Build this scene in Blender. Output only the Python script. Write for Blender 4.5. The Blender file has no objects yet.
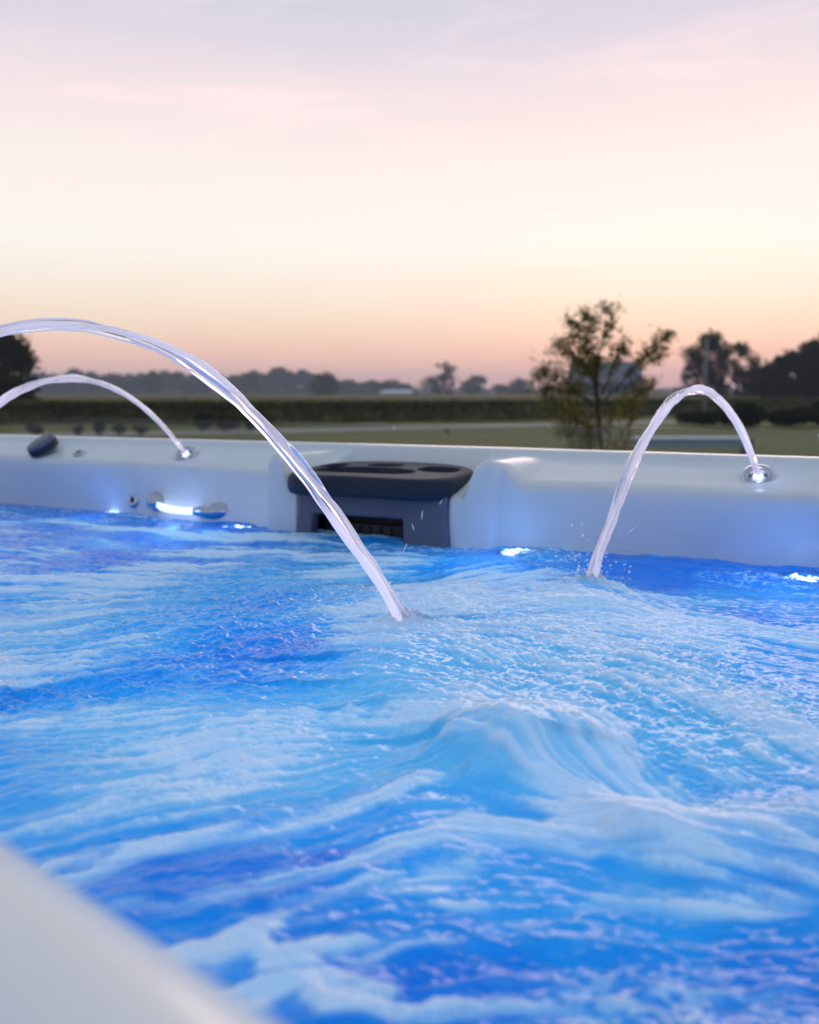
import bpy, bmesh, math, random
import numpy as np
from mathutils import Vector, Matrix

# ------------------------------------------------------------------ basics
sc = bpy.context.scene
col = sc.collection
rng = np.random.default_rng(7)
random.seed(7)
R_ = math.radians

def lin(r, g, b):
    f = lambda c: (c / 255 / 12.92) if c / 255 <= 0.04045 else ((c / 255 + 0.055) / 1.055) ** 2.4
    return (f(r), f(g), f(b), 1.0)

FPX = 995.0
YAW = R_(27.5)
PIT = math.atan(119 / 995.)
EYE = np.array([0, 0, 1.45])
FH = np.array([-math.sin(YAW), math.cos(YAW), 0.])
RT = np.array([math.cos(YAW), math.sin(YAW), 0.])
UPV = np.array([0, 0, 1.])
FW = FH * math.cos(PIT) - UPV * math.sin(PIT)
UU = FH * math.sin(PIT) + UPV * math.cos(PIT)
WZ = 1.075                                   # water level

def ray(u, v): return FW + RT * (u - 409.5) / FPX - UU * (v - 512) / FPX
def onz(u, v, z):
    d = ray(u, v); return EYE + d * (z - EYE[2]) / d[2]
def at(u, v, D):
    d = ray(u, v); return EYE + d * D / (d @ FH)

# ------------------------------------------------------------------ object helpers
def tag(o, label=None, cat=None, group=None, kind=None):
    if label: o['label'] = label
    if cat: o['category'] = cat
    if group: o['group'] = group
    if kind: o['kind'] = kind
    return o

def empty(name, loc=(0, 0, 0), rz=0, **k):
    o = bpy.data.objects.new(name, None); col.objects.link(o)
    o.location = loc; o.rotation_euler = (0, 0, rz); o.empty_display_size = 0.1
    return tag(o, **k)

def link(name, me, mat, parent=None, smooth=True, **k):
    o = bpy.data.objects.new(name, me); col.objects.link(o)
    if mat:
        me.materials.clear(); me.materials.append(mat)
    if smooth:
        me.polygons.foreach_set('use_smooth', np.ones(len(me.polygons), dtype=bool))
    if parent: o.parent = parent
    return tag(o, **k)

def np_mesh(name, V, Fc):
    """V (n,3); Fc (m,k) constant face size."""
    me = bpy.data.meshes.new(name)
    V = np.asarray(V, dtype=np.float32); Fc = np.asarray(Fc, dtype=np.int32)
    m, k = Fc.shape
    me.vertices.add(len(V)); me.vertices.foreach_set('co', V.ravel())
    me.loops.add(m * k); me.loops.foreach_set('vertex_index', Fc.ravel())
    me.polygons.add(m); me.polygons.foreach_set('loop_start', np.arange(0, m * k, k, dtype=np.int32))
    me.update(calc_edges=True)
    return me

def grid_faces(nr, nc, closed=False):
    i = np.arange(nr - 1)[:, None]; j = np.arange(nc if closed else nc - 1)[None, :]
    j2 = (j + 1) % nc
    return np.stack([i * nc + j, i * nc + j2, (i + 1) * nc + j2, (i + 1) * nc + j], -1).reshape(-1, 4)

def bm_obj(name, bm, mat, parent=None, smooth=False, bevel=0, **k):
    me = bpy.data.meshes.new(name); bm.normal_update(); bm.to_mesh(me); bm.free()
    o = link(name, me, mat, parent, smooth, **k)
    if bevel:
        md = o.modifiers.new('bevel', 'BEVEL'); md.width = bevel; md.segments = 3; md.limit_method = 'ANGLE'
    return o

def add_box(bm, x0, x1, y0, y1, z0, z1):
    vs = [bm.verts.new((x, y, z)) for z in (z0, z1) for y in (y0, y1) for x in (x0, x1)]
    for f in ((0, 2, 3, 1), (4, 5, 7, 6), (0, 1, 5, 4), (2, 6, 7, 3), (0, 4, 6, 2), (1, 3, 7, 5)):
        bm.faces.new([vs[i] for i in f])
    return vs

def lathe(prof, n=32):
    V = []; 
    for r, z in prof:
        for k in range(n):
            a = 2 * math.pi * k / n; V.append((r * math.cos(a), r * math.sin(a), z))
    return np_mesh('lathe', V, grid_faces(len(prof), n, True))

def tube(pts, rad, n=10, name='tube', cap=True, lump=None):
    P = np.array(pts, float); m = len(P)
    rad = np.broadcast_to(np.array(rad, float), (m,))
    T = np.gradient(P, axis=0); T /= np.linalg.norm(T, axis=1)[:, None] + 1e-9
    ref = np.array([0, 0, 1.]) if abs(T[0, 2]) < .9 else np.array([1., 0, 0])
    A = np.cross(T[0], ref); A /= np.linalg.norm(A)
    V = []
    for i in range(m):
        A = A - T[i] * (A @ T[i]); A /= np.linalg.norm(A) + 1e-9
        B = np.cross(T[i], A)
        for k in range(n):
            a = 2 * math.pi * k / n
            r = rad[i] * (1 if lump is None else lump[i, k])
            V.append(P[i] + (A * math.cos(a) + B * math.sin(a)) * r)
    F = grid_faces(m, n, True)
    if cap:
        V.append(P[0]); V.append(P[-1]); c0, c1 = m * n, m * n + 1
        ex = [(c0, (k + 1) % n, k, c0) for k in range(n)]
        # degenerate quads avoided: collapse by tiny end rings instead
        V = V[:-2]
        e0 = [P[0] + (np.array(V[k]) - P[0]) * .02 for k in range(n)]
        e1 = [P[-1] + (np.array(V[(m - 1) * n + k]) - P[-1]) * .02 for k in range(n)]
        V = e0 + V + e1
        F = grid_faces(m + 2, n, True)
    return np.array(V), F

def merge(parts):
    Vs, Fs, o = [], [], 0
    for V, F in parts:
        V = np.asarray(V); Vs.append(V); Fs.append(np.asarray(F) + o); o += len(V)
    return np.concatenate(Vs), np.concatenate(Fs)

# ------------------------------------------------------------------ materials
class N:
    def __init__(s, name):
        s.m = bpy.data.materials.new(name); s.m.use_nodes = True
        s.t = s.m.node_tree; s.t.nodes.clear(); s.out = s.n('ShaderNodeOutputMaterial')
    def n(s, ty, **k):
        x = s.t.nodes.new(ty)
        for a, b in k.items(): setattr(x, a, b)
        return x
    def l(s, a, b): s.t.links.new(a, b)

def noise(k, scale, detail=4, rough=.6, vec=None, dist=0):
    x = k.n('ShaderNodeTexNoise'); x.inputs['Scale'].default_value = scale
    x.inputs['Detail'].default_value = detail; x.inputs['Roughness'].default_value = rough
    x.inputs['Distortion'].default_value = dist
    if vec: k.l(vec, x.inputs['Vector'])
    return x

def ramp(k, fac, stops, interp='LINEAR'):
    r = k.n('ShaderNodeValToRGB'); e = r.color_ramp.elements; r.color_ramp.interpolation = interp
    while len(e) < len(stops): e.new(.5)
    for el, (p, c) in zip(e, stops):
        el.position = p; el.color = c if len(c) == 4 else (*c, 1)
    k.l(fac, r.inputs['Fac']); return r

def simple(name, c1, c2=None, scale=8, rough=.5, metal=0, bump=0, bscale=60, coat=0, emit=None, es=0):
    k = N(name); p = k.n('ShaderNodeBsdfPrincipled'); k.l(p.outputs[0], k.out.inputs[0])
    tc = k.n('ShaderNodeTexCoord')
    c1 = c1 if len(c1) == 4 else (*c1, 1)
    if c2:
        c2 = c2 if len(c2) == 4 else (*c2, 1)
        nz = noise(k, scale, 5, .65, tc.outputs['Object'])
        r = ramp(k, nz.outputs['Fac'], [(.35, c1), (.65, c2)]); k.l(r.outputs[0], p.inputs['Base Color'])
    else: p.inputs['Base Color'].default_value = c1
    p.inputs['Roughness'].default_value = rough; p.inputs['Metallic'].default_value = metal
    if rough > .7: p.inputs['Specular IOR Level'].default_value = .08
    p.inputs['Coat Weight'].default_value = coat; p.inputs['Coat Roughness'].default_value = .08
    if bump:
        nb = noise(k, bscale, 4, .6, tc.outputs['Object']); b = k.n('ShaderNodeBump')
        b.inputs['Strength'].default_value = bump; b.inputs['Distance'].default_value = .002
        k.l(nb.outputs['Fac'], b.inputs['Height']); k.l(b.outputs[0], p.inputs['Normal'])
    if emit:
        p.inputs['Emission Color'].default_value = emit; p.inputs['Emission Strength'].default_value = es
    return k.m

M = {}
# acrylic: pale marbled, glossy
k = N('acrylic'); p = k.n('ShaderNodeBsdfPrincipled'); k.l(p.outputs[0], k.out.inputs[0])
tc = k.n('ShaderNodeTexCoord')
nz = noise(k, 3.0, 7, .62, tc.outputs['Object'], 1.2)
r = ramp(k, nz.outputs['Fac'], [(.3, (.76, .82, .80)), (.5, (.82, .87, .85)), (.72, (.87, .90, .87))])
k.l(r.outputs[0], p.inputs['Base Color']); p.inputs['Roughness'].default_value = .36
p.inputs['Coat Weight'].default_value = .25; p.inputs['Coat Roughness'].default_value = .12
nb = noise(k, 14, 3, .5, tc.outputs['Object']); b = k.n('ShaderNodeBump'); b.inputs['Strength'].default_value = .15
b.inputs['Distance'].default_value = .004; k.l(nb.outputs['Fac'], b.inputs['Height']); k.l(b.outputs[0], p.inputs['Normal'])
M['acrylic'] = k.m
M['chrome'] = simple('chrome', (.62, .64, .68), (.5, .52, .56), 20, .16, 1)
M['dark_plastic'] = simple('dark_plastic', (.020, .028, .046), (.028, .038, .060), 18, .55, bump=.3, bscale=240)
M['dark_plastic'].node_tree.nodes['Principled BSDF'].inputs['Specular IOR Level'].default_value = .25
M['slate_plastic'] = simple('slate_plastic', (.115, .13, .185), (.135, .15, .215), 14, .42, bump=.3, bscale=260)
M['black'] = simple('black_inside', (.01, .012, .018), (.02, .02, .02), 12, .5)
M['cap_grey'] = simple('cap_grey', (.10, .13, .17), (.13, .16, .2), 30, .5, bump=.4, bscale=300)
M['cabinet'] = simple('cabinet', (.09, .085, .08), (.13, .12, .11), 6, .6, bump=.4)
M['led'] = simple('led_white', (.8, .9, 1), rough=.3, emit=(.5, .72, 1, 1), es=1.7)
M['led_bar'] = simple('led_bar', (.8, .9, 1), rough=.25, emit=(.62, .74, 1, 1), es=1.15)
M['bark'] = simple('bark', (.055, .042, .03), (.09, .07, .05), 30, .9, bump=.5, bscale=40)
M['pole'] = simple('pole_wood', (.2, .19, .19), (.26, .25, .25), 4, .8)
M['road'] = simple('gravel', (.34, .29, .25), (.44, .38, .33), .9, .95)
M['concrete'] = simple('concrete', (.3, .29, .28), (.36, .35, .33), 2, .9)
M['wall_house'] = simple('house_siding', (.12, .12, .13), (.16, .16, .17), 2, .8)
M['roof_house'] = simple('roof_shingle', (.20, .21, .24), (.28, .29, .33), 2, .8)
M['dark_glass'] = simple('window_glass', (.03, .04, .05), rough=.1)
M['white_metal'] = simple('white_metal', (.72, .73, .75), (.6, .61, .64), .5, .6)
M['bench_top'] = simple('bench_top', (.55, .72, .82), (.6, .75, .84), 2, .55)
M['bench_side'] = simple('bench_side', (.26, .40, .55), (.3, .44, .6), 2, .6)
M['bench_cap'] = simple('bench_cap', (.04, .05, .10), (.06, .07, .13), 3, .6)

def leafmat(name, a, b, sc_=1.2, tr=.35):
    k = N(name); d = k.n('ShaderNodeBsdfDiffuse'); t = k.n('ShaderNodeBsdfTranslucent'); mx = k.n('ShaderNodeMixShader')
    g = k.n('ShaderNodeNewGeometry'); r = ramp(k, g.outputs['Random Per Island'], [(0, a), (1, b)])
    k.l(r.outputs[0], d.inputs[0]); k.l(r.outputs[0], t.inputs[0]); mx.inputs[0].default_value = tr
    k.l(d.outputs[0], mx.inputs[1]); k.l(t.outputs[0], mx.inputs[2]); k.l(mx.outputs[0], k.out.inputs[0])
    return k.m
M['leaf_dark'] = leafmat('leaf_dark', (.022, .028, .012), (.05, .055, .02))
M['leaf_wood'] = leafmat('leaf_wood', (.03, .045, .02), (.07, .085, .035))
M['leaf_sap'] = leafmat('leaf_sapling', (.13, .13, .03), (.30, .27, .07), tr=.62)
M['leaf_crop'] = leafmat('leaf_crop', (.045, .07, .015), (.15, .17, .045))
M['leaf_hedge'] = leafmat('leaf_hedge', (.015, .024, .010), (.035, .045, .015))

# lawn
k = N('lawn'); p = k.n('ShaderNodeBsdfPrincipled'); k.l(p.outputs[0], k.out.inputs[0])
tc = k.n('ShaderNodeTexCoord'); n1 = noise(k, .12, 6, .6, tc.outputs['Object']); n2 = noise(k, 3, 6, .7, tc.outputs['Object'])
r1 = ramp(k, n1.outputs['Fac'], [(.3, (.095, .125, .022)), (.7, (.185, .185, .040))])
r2 = ramp(k, n2.outputs['Fac'], [(.3, (.6, .6, .6)), (.7, (1.25, 1.2, 1.1))])
mx = k.n('ShaderNodeMix', data_type='RGBA', blend_type='MULTIPLY'); mx.inputs[0].default_value = 1
k.l(r1.outputs[0], mx.inputs[6]); k.l(r2.outputs[0], mx.inputs[7]); k.l(mx.outputs[2], p.inputs['Base Color'])
p.inputs['Roughness'].default_value = .9; p.inputs['Specular IOR Level'].default_value = .1
M['lawn'] = k.m
# crop top
k = N('crop'); p = k.n('ShaderNodeBsdfPrincipled'); k.l(p.outputs[0], k.out.inputs[0])
tc = k.n('ShaderNodeTexCoord'); n1 = noise(k, .05, 6, .65, tc.outputs['Object']); n2 = noise(k, 1.4, 5, .7, tc.outputs['Object'])
r1 = ramp(k, n1.outputs['Fac'], [(.3, (.10, .10, .040)), (.7, (.20, .165, .075))])
r2 = ramp(k, n2.outputs['Fac'], [(.3, (.55, .55, .55)), (.7, (1.2, 1.2, 1.1))])
mx = k.n('ShaderNodeMix', data_type='RGBA', blend_type='MULTIPLY'); mx.inputs[0].default_value = 1
k.l(r1.outputs[0], mx.inputs[6]); k.l(r2.outputs[0], mx.inputs[7]); k.l(mx.outputs[2], p.inputs['Base Color'])
p.inputs['Roughness'].default_value = .95; p.inputs['Specular IOR Level'].default_value = .05
M['crop'] = k.m
# glass pane
k = N('pane'); t = k.n('ShaderNodeBsdfTransparent'); t.inputs[0].default_value = (.90, .93, .93, 1)
g = k.n('ShaderNodeBsdfGlossy'); g.inputs['Roughness'].default_value = .02
d = k.n('ShaderNodeBsdfDiffuse'); d.inputs[0].default_value = (.7, .72, .72, 1)
fr = k.n('ShaderNodeFresnel'); fr.inputs[0].default_value = 1.45
m1 = k.n('ShaderNodeMixShader'); m2 = k.n('ShaderNodeMixShader')
m1.inputs[0].default_value = .02; k.l(t.outputs[0], m1.inputs[1]); k.l(d.outputs[0], m1.inputs[2])
ge = k.n('ShaderNodeNewGeometry'); iv = k.n('ShaderNodeMath', operation='SUBTRACT'); iv.inputs[0].default_value = 1; k.l(ge.outputs['Backfacing'], iv.inputs[1])
mu = k.n('ShaderNodeMath', operation='MULTIPLY'); k.l(fr.outputs[0], mu.inputs[0]); k.l(iv.outputs[0], mu.inputs[1])
k.l(mu.outputs[0], m2.inputs[0]); k.l(m1.outputs[0], m2.inputs[1]); k.l(g.outputs[0], m2.inputs[2]); k.l(m2.outputs[0], k.out.inputs[0])
M['pane'] = k.m
# falling water
def streammat(name, tint, glow):   # froth emits light of its own, added to brighten jets and spray
    k = N(name)
    gl = k.n('ShaderNodeBsdfGlass'); gl.inputs['IOR'].default_value = 1.33; gl.inputs['Roughness'].default_value = .08
    gl.inputs['Color'].default_value = (.97, .97, 1, 1)
    d = k.n('ShaderNodeBsdfDiffuse'); d.inputs[0].default_value = tint
    t = k.n('ShaderNodeBsdfTranslucent'); t.inputs[0].default_value = tint
    g = k.n('ShaderNodeBsdfGlossy'); g.inputs['Roughness'].default_value = .08
    at_ = k.n('ShaderNodeAttribute', attribute_name='froth')
    a = k.n('ShaderNodeMixShader'); a.inputs[0].default_value = .62
    k.l(d.outputs[0], a.inputs[1]); k.l(t.outputs[0], a.inputs[2])
    b = k.n('ShaderNodeMixShader'); b.inputs[0].default_value = .22; k.l(a.outputs[0], b.inputs[1]); k.l(g.outputs[0], b.inputs[2])
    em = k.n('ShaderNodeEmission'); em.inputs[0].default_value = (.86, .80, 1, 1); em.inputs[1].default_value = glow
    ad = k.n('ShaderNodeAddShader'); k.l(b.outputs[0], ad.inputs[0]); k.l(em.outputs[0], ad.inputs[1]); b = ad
    c = k.n('ShaderNodeMixShader'); k.l(at_.outputs['Fac'], c.inputs[0])
    k.l(gl.outputs[0], c.inputs[1]); k.l(b.outputs[0], c.inputs[2]); k.l(c.outputs[0], k.out.inputs[0])
    return k.m
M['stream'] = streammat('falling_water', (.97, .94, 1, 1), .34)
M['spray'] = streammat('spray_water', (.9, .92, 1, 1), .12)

# ------------------------------------------------------------------ numpy noise
def vnoise(x, y, f, seed, oct_=1, gain=.5):
    out = np.zeros_like(x, dtype=np.float32); amp = 1.; tot = 0.
    for o in range(oct_):
        rg = np.random.default_rng(seed + 101 * o); L = rg.random((256, 256), dtype=np.float32) * 2 - 1
        a = x * f + 37.3 * (o + 1); b_ = y * f + 11.7 * (o + 1)
        ia = np.floor(a).astype(np.int64); ib = np.floor(b_).astype(np.int64)
        fa = (a - ia).astype(np.float32); fb = (b_ - ib).astype(np.float32)
        fa = fa * fa * fa * (fa * (fa * 6 - 15) + 10); fb = fb * fb * fb * (fb * (fb * 6 - 15) + 10)
        i0, i1, j0, j1 = ia & 255, (ia + 1) & 255, ib & 255, (ib + 1) & 255
        v = (L[i0, j0] * (1 - fa) + L[i1, j0] * fa) * (1 - fb) + (L[i0, j1] * (1 - fa) + L[i1, j1] * fa) * fb
        out += v * amp; tot += amp; amp *= gain; f *= 2.03
    return out / tot

def sstep(a, b, x):
    t = np.clip((x - a) / (b - a), 0, 1); return t * t * (3 - 2 * t)

# ================================================================== WATER
def water():
    def axis(segs):
        out = []
        for a, b, s in segs:
            n = int(round((b - a) / s)); out.append(np.linspace(a, b, n, endpoint=False))
        out.append(np.array([segs[-1][1]])); return np.concatenate(out)
    ax = axis([(-4.04, -3.1, .012), (-3.1, -2.0, .0042), (-2.0, -1.0, .0028), (-1.0, .05, .0019), (.05, .5, .006), (.5, 1.28, .014)])
    ay = axis([(.10, .40, .0022), (.40, 1.0, .0017), (1.0, 1.6, .0024), (1.6, 2.56, .0036)])
    X, Y = np.meshgrid(ax, ay); X = X.astype(np.float32); Y = Y.astype(np.float32)
    nx, ny = len(ax), len(ay)

    W = lambda u, v: onz(u, v, WZ)[:2]
    # gentle warp so nothing is a clean analytic curve
    wx = vnoise(X, Y, 4.0, 5, 5, .6) * .075; wy = vnoise(X, Y, 4.0, 9, 5, .6) * .06
    XW, YW = X + wx, Y + wy

    def blob(u, v, ru, rv, x=XW, y=YW):
        c = W(u, v); eu = np.linalg.norm(W(u + ru, v) - c); ev = np.linalg.norm(W(u, v - rv) - W(u, v + rv)) / 2
        # axes along view right / view forward
        dx, dy = x - c[0], y - c[1]
        a = (dx * RT[0] + dy * RT[1]) / eu; b = (dx * FH[0] + dy * FH[1]) / ev
        return np.exp(-(a * a + b * b))
    def stroke(pts, wpx, x=XW, y=YW, asym=1.0):
        best = np.zeros_like(X)
        for (u0, v0), (u1, v1) in zip(pts[:-1], pts[1:]):
            p, q = W(u0, v0), W(u1, v1)
            w0 = np.linalg.norm(W(u0, v0 - wpx / 2) - W(u0, v0 + wpx / 2)) * .8
            w1 = np.linalg.norm(W(u1, v1 - wpx / 2) - W(u1, v1 + wpx / 2)) * .8
            d = q - p; L2 = d @ d
            t = np.clip(((x - p[0]) * d[0] + (y - p[1]) * d[1]) / L2, 0, 1)
            w = w0 + (w1 - w0) * t
            dx = x - p[0] - d[0] * t; dy = y - p[1] - d[1] * t
            r2 = (dx * dx + dy * dy) / (w * w)
            if asym != 1.0:
                side = (dx * FH[0] + dy * FH[1]) < 0
                r2 = np.where(side, r2 * asym, r2)
            best = np.maximum(best, np.exp(-r2))
        return best

    # ---- flow field: radial outflow from the boil + leftward drift + small swirls
    fx = np.zeros_like(X); fy = np.zeros_like(X); ws = np.full_like(X, 1e-5)
    for (u, v, du, dv) in ((50, 540, 1, .08), (200, 560, 1, .04), (50, 640, 1, -.10), (200, 640, 1, -.14), (330, 600, 1, -.08), (100, 740, 1, -.12), (250, 780, 1, -.22),
            (350, 720, 1, -.15), (400, 640, 1, .0), (420, 680, 1, .40), (480, 705, 1, .62), (530, 755, 1, .75), (600, 800, 1, .55), (680, 850, 1, .45), (790, 860, 1, .12), (600, 650, 1, .30),
            (540, 600, 1, -.35), (640, 605, 1, .40), (720, 625, 1, .14), (830, 650, 1, .10), (700, 720, 1, .50), (800, 740, 1, .40), (150, 850, 1, -.30), (300, 830, 1, -.22), (200, 950, 1, -.45),
            (350, 880, 1, -.28), (480, 850, 1, -.08), (450, 950, 1, -.10), (620, 950, 1, .14), (780, 950, 1, .08), (400, 1020, 1, -.12), (700, 1020, 1, .05)):
        p_ = W(u, v); d_ = W(u + du, v + dv) - p_; d_ /= np.linalg.norm(d_); sg = .10 + .12 * np.linalg.norm(p_) / 2
        g_ = np.exp(-((X - p_[0]) ** 2 + (Y - p_[1]) ** 2) / sg ** 2) + 1e-4 / (1 + ((X - p_[0]) ** 2 + (Y - p_[1]) ** 2) * 20)
        fx += g_ * d_[0]; fy += g_ * d_[1]; ws += g_
    fx /= ws; fy /= ws
    e = .01
    def curl(f, sd, amp):
        a = (vnoise(X, Y + e, f, sd, 2) - vnoise(X, Y - e, f, sd, 2)) / (2 * e)
        b_ = (vnoise(X + e, Y, f, sd, 2) - vnoise(X - e, Y, f, sd, 2)) / (2 * e)
        return a * amp, -b_ * amp
    a, b_ = curl(5.0, 31, .030); fx += a; fy += b_
    a, b_ = curl(14.0, 47, .007); fx += a; fy += b_
    fm = np.sqrt(fx * fx + fy * fy) + 1e-4; fx /= fm; fy /= fm

    # depth-dependent grain so that streaks stay fine close by and broad far off
    def lic(src, length, steps, taper=True):
        acc = src.copy(); wt = 1.
        ix = np.arange(nx, dtype=np.float32); iy = np.arange(ny, dtype=np.float32)
        def samp(A, px, py):
            gx = np.interp(px.ravel(), ax, ix).reshape(px.shape).astype(np.float32)
            gy = np.interp(py.ravel(), ay, iy).reshape(px.shape).astype(np.float32)
            i = np.clip(gx.astype(np.int32), 0, nx - 2); j = np.clip(gy.astype(np.int32), 0, ny - 2)
            u = gx - i; v = gy - j; k_ = j * nx + i
            out = []
            for B in A:
                B = B.ravel()
                out.append((B[k_] * (1 - u) + B[k_ + 1] * u) * (1 - v) + (B[k_ + nx] * (1 - u) + B[k_ + nx + 1] * u) * v)
            return out
        for sgn in (1, -1):
            px, py = X.copy(), Y.copy(); vx, vy = fx, fy
            for t in range(steps):
                px = px + sgn * vx * length / steps; py = py + sgn * vy * length / steps
                vx, vy, q = samp((fx, fy, src), px, py)
                w = .5 + .5 * math.cos(math.pi * (t + 1) / (steps + 1)); acc += q * w; wt += w
        return acc / wt
    wisp = lic(vnoise(X, Y, 26, 3, 4, .85), .14, 20)
    fine = lic(vnoise(X, Y, 95, 13, 2, .8), .065, 14)
    wisp /= wisp.std(); fine /= fine.std(); froth = vnoise(X, Y, 38, 91, 4, .75); froth /= froth.std()
    broad = lic(vnoise(X, Y, 11, 43, 3, .7), .26, 22); broad /= broad.std()

    chopn = vnoise(XW * 1.0, YW * 1.0, 14, 21, 3, .5)
    ridge = 1 - np.abs(vnoise(X + wx * .6, Y * 1.25 + wy * .6, 11, 23, 3, .5)) * 2.4
    cells = 1 - np.abs(vnoise(X + wx * .3, Y + wy * .3, 40, 25, 3, .6)) * 2.6

    # ---- foam layout
    crest = stroke([(380, 665), (402, 684), (451, 706), (488, 738), (520, 772)], 34, asym=2.4)
    crest2 = stroke([(515, 770), (569, 775), (606, 796), (646, 826), (700, 845), (770, 850), (860, 836)], 36, asym=1.3) + .6 * stroke([(670, 848), (740, 868), (850, 880)], 22)
    F = 1.35 * crest + 1.3 * crest2
    F += .85 * stroke([(405, 625), (470, 640), (530, 625), (590, 596), (640, 612), (720, 622), (840, 650)], 22)
    F += .42 * stroke([(300, 610), (360, 640), (420, 665), (520, 660), (620, 650)], 34)
    F += .55 * stroke([(180, 560), (260, 548), (330, 560), (420, 570), (520, 572)], 16)
    F += .45 * stroke([(0, 520), (90, 524), (180, 534), (290, 545), (400, 556)], 8)
    F += .40 * stroke([(430, 590), (560, 585), (620, 610), (700, 640)], 12)
    F += .70 * blob(30, 620, 110, 50) + .75 * blob(25, 630, 85, 45) + .25 * blob(60, 560, 120, 22)  # left patch: foam, whitened further to paint in the sky's reflection
    F += .5 * stroke([(700, 680), (760, 700), (840, 720)], 18) + .55 * stroke([(640, 700), (700, 712), (780, 735), (840, 760)], 14)
    F += .6 * stroke([(560, 600), (575, 640), (570, 700), (600, 740)], 20)
    F += .26 * blob(420, 600, 190, 40) + .16 * blob(600, 700, 190, 70) + .42 * blob(200, 745, 260, 50)
    F += .9 * blob(592, 592, 22, 12, X, Y) + .8 * blob(412, 630, 24, 14, X, Y)
    for pts, w, a in (
        ([(60, 885), (130, 860), (210, 836), (330, 812), (430, 788)], 11, .85),
        ([(110, 915), (190, 907), (270, 885), (360, 862), (450, 842), (540, 846), (600, 860)], 13, 1.0),
        ([(150, 965), (215, 955), (262, 935), (300, 905), (390, 888), (470, 878)], 14, .95),
        ([(215, 1010), (270, 985), (330, 975), (400, 985)], 14, .8),
        ([(280, 960), (340, 950), (400, 955)], 14, .6),
        ([(330, 1000), (420, 1005), (520, 1000), (600, 1020)], 14, .9),
        ([(470, 905), (540, 915), (620, 905), (700, 912), (819, 905)], 11, .75),
        ([(395, 945), (450, 938), (520, 948)], 10, .55),
        ([(560, 945), (640, 940), (720, 950), (819, 940)], 9, .6),
        ([(620, 1005), (690, 985), (760, 1000), (819, 990)], 12, .75),
        ([(480, 830), (560, 835), (640, 860)], 12, .6)):
        F += 1.75 * a * stroke(pts, w, XW * .5 + X * .5, YW * .5 + Y * .5, asym=1.7)
    ring = np.zeros_like(X)
    for u_, v_ in ((590, 590), (412, 628)):
        c_ = W(u_, v_); r_ = np.hypot(X - c_[0], Y - c_[1]) * (1 + .25 * vnoise(X, Y, 12, 7, 2)); ring += np.cos(r_ * 2 * np.pi / .055) * np.exp(-r_ / .075) * sstep(.0, .02, r_)
    crown = np.zeros_like(X)
    for u_, v_ in ((591, 588), (409, 625)):
        c_ = W(u_, v_); r_ = np.hypot(X - c_[0], Y - c_[1]); nn = vnoise(X, Y, 60, 77, 3, .7)
        crown += np.exp(-((r_ - .024) / .013) ** 2) * np.clip(.75 + 1.5 * nn, 0, 2) + .35 * np.exp(-((r_ - .055) / .02) ** 2) * np.clip(.5 + 1.8 * nn, 0, 2)
    F += .45 * ring + .8 * crown
    dark = .7 * stroke([(450, 760), (500, 800), (570, 835), (620, 858)], 26) + .9 * blob(230, 610, 110, 26) + 1.0 * blob(50, 706, 75, 14) + .8 * blob(300, 655, 70, 20) + .7 * blob(120, 560, 60, 12) \
        + .8 * blob(560, 960, 200, 40) + .25 * blob(260, 870, 200, 40) + .9 * blob(330, 850, 60, 9) + 1.0 * blob(700, 575, 160, 13) + .6 * stroke([(0, 505), (120, 510), (260, 530)], 8, X, Y) \
        + .6 * blob(640, 840, 50, 10) + .7 * blob(200, 690, 120, 10) + .8 * blob(420, 800, 70, 14) + .9 * blob(400, 745, 75, 24) + .5 * blob(780, 620, 60, 10)
    F = F - .70 * dark
    aer = 1.0 * blob(620, 700, 260, 95) + .85 * blob(440, 720, 130, 50) + .9 * blob(250, 745, 230, 55) + .6 * blob(330, 590, 220, 40) \
        + .5 * blob(60, 620, 140, 60) + .35 * blob(100, 800, 140, 40) + .3 * blob(700, 600, 200, 25)
    aer = np.clip(aer - .30 * dark + .10 + vnoise(X, Y, 5, 61, 5, .65) * .45, 0, 1)

    # raw foam opacity: layout * silky wisps
    w1 = wisp * .42 + fine * .20
    f = F + w1 * (.55 + .5 * np.clip(F, 0, 1)) + .30 * (ridge - .45) * np.exp(-((F - .45) / .35) ** 2)
    F = F + .20 * broad * (.35 + .65 * np.clip(F + .3, 0, 1))
    strand = sstep(-1.25, 1.35, wisp * .65 + broad * .55 + fine * .42 + froth * .12)
    cen = np.clip(blob(520, 650, 170, 60) + blob(690, 700, 150, 60), 0, 1)
    F = F + .16 * vnoise(X, Y, 15, 57, 4, .7) * 3 * cen * .6
    brk = froth * .07 * cen + wisp * .22 + broad * .10 + fine * .10 + froth * .07 + .16 * (cells - .45)
    foam = (.34 * sstep(-.05, .75, F + brk * .6) + .66 * sstep(.36, 1.05, F + brk)) * (.22 + .78 * strand)
    # clusters of small foam caps on the dark water
    patch = sstep(.0, .5, vnoise(X, Y, 4.5, 71, 3) + .35 * np.clip(F, 0, 1) + .12)
    caps = sstep(.62, .95, cells + .12 * wisp) * patch * (1 - sstep(.35, .8, F))
    lace = caps * .85
    foam = np.clip(np.maximum(foam, lace * (.75 + .1 * froth)), 0, 1)
    # thin wisps everywhere
    foam = np.clip(foam * 1.15 + .30 * sstep(.1, 2.2, wisp * .7 + fine * .5 + froth * .4) * (.15 + aer), 0, 1)

    # ---- height
    H = .020 * blob(600, 700, 190, 70, X, Y) + .026 * crest + .020 * crest2 - .018 * blob(640, 800, 120, 26, X, Y)
    H += .014 * blob(590, 600, 34, 16, X, Y) + .005 * ring + .011 * crown - .012 * blob(400, 720, 90, 26, X, Y)
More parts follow.
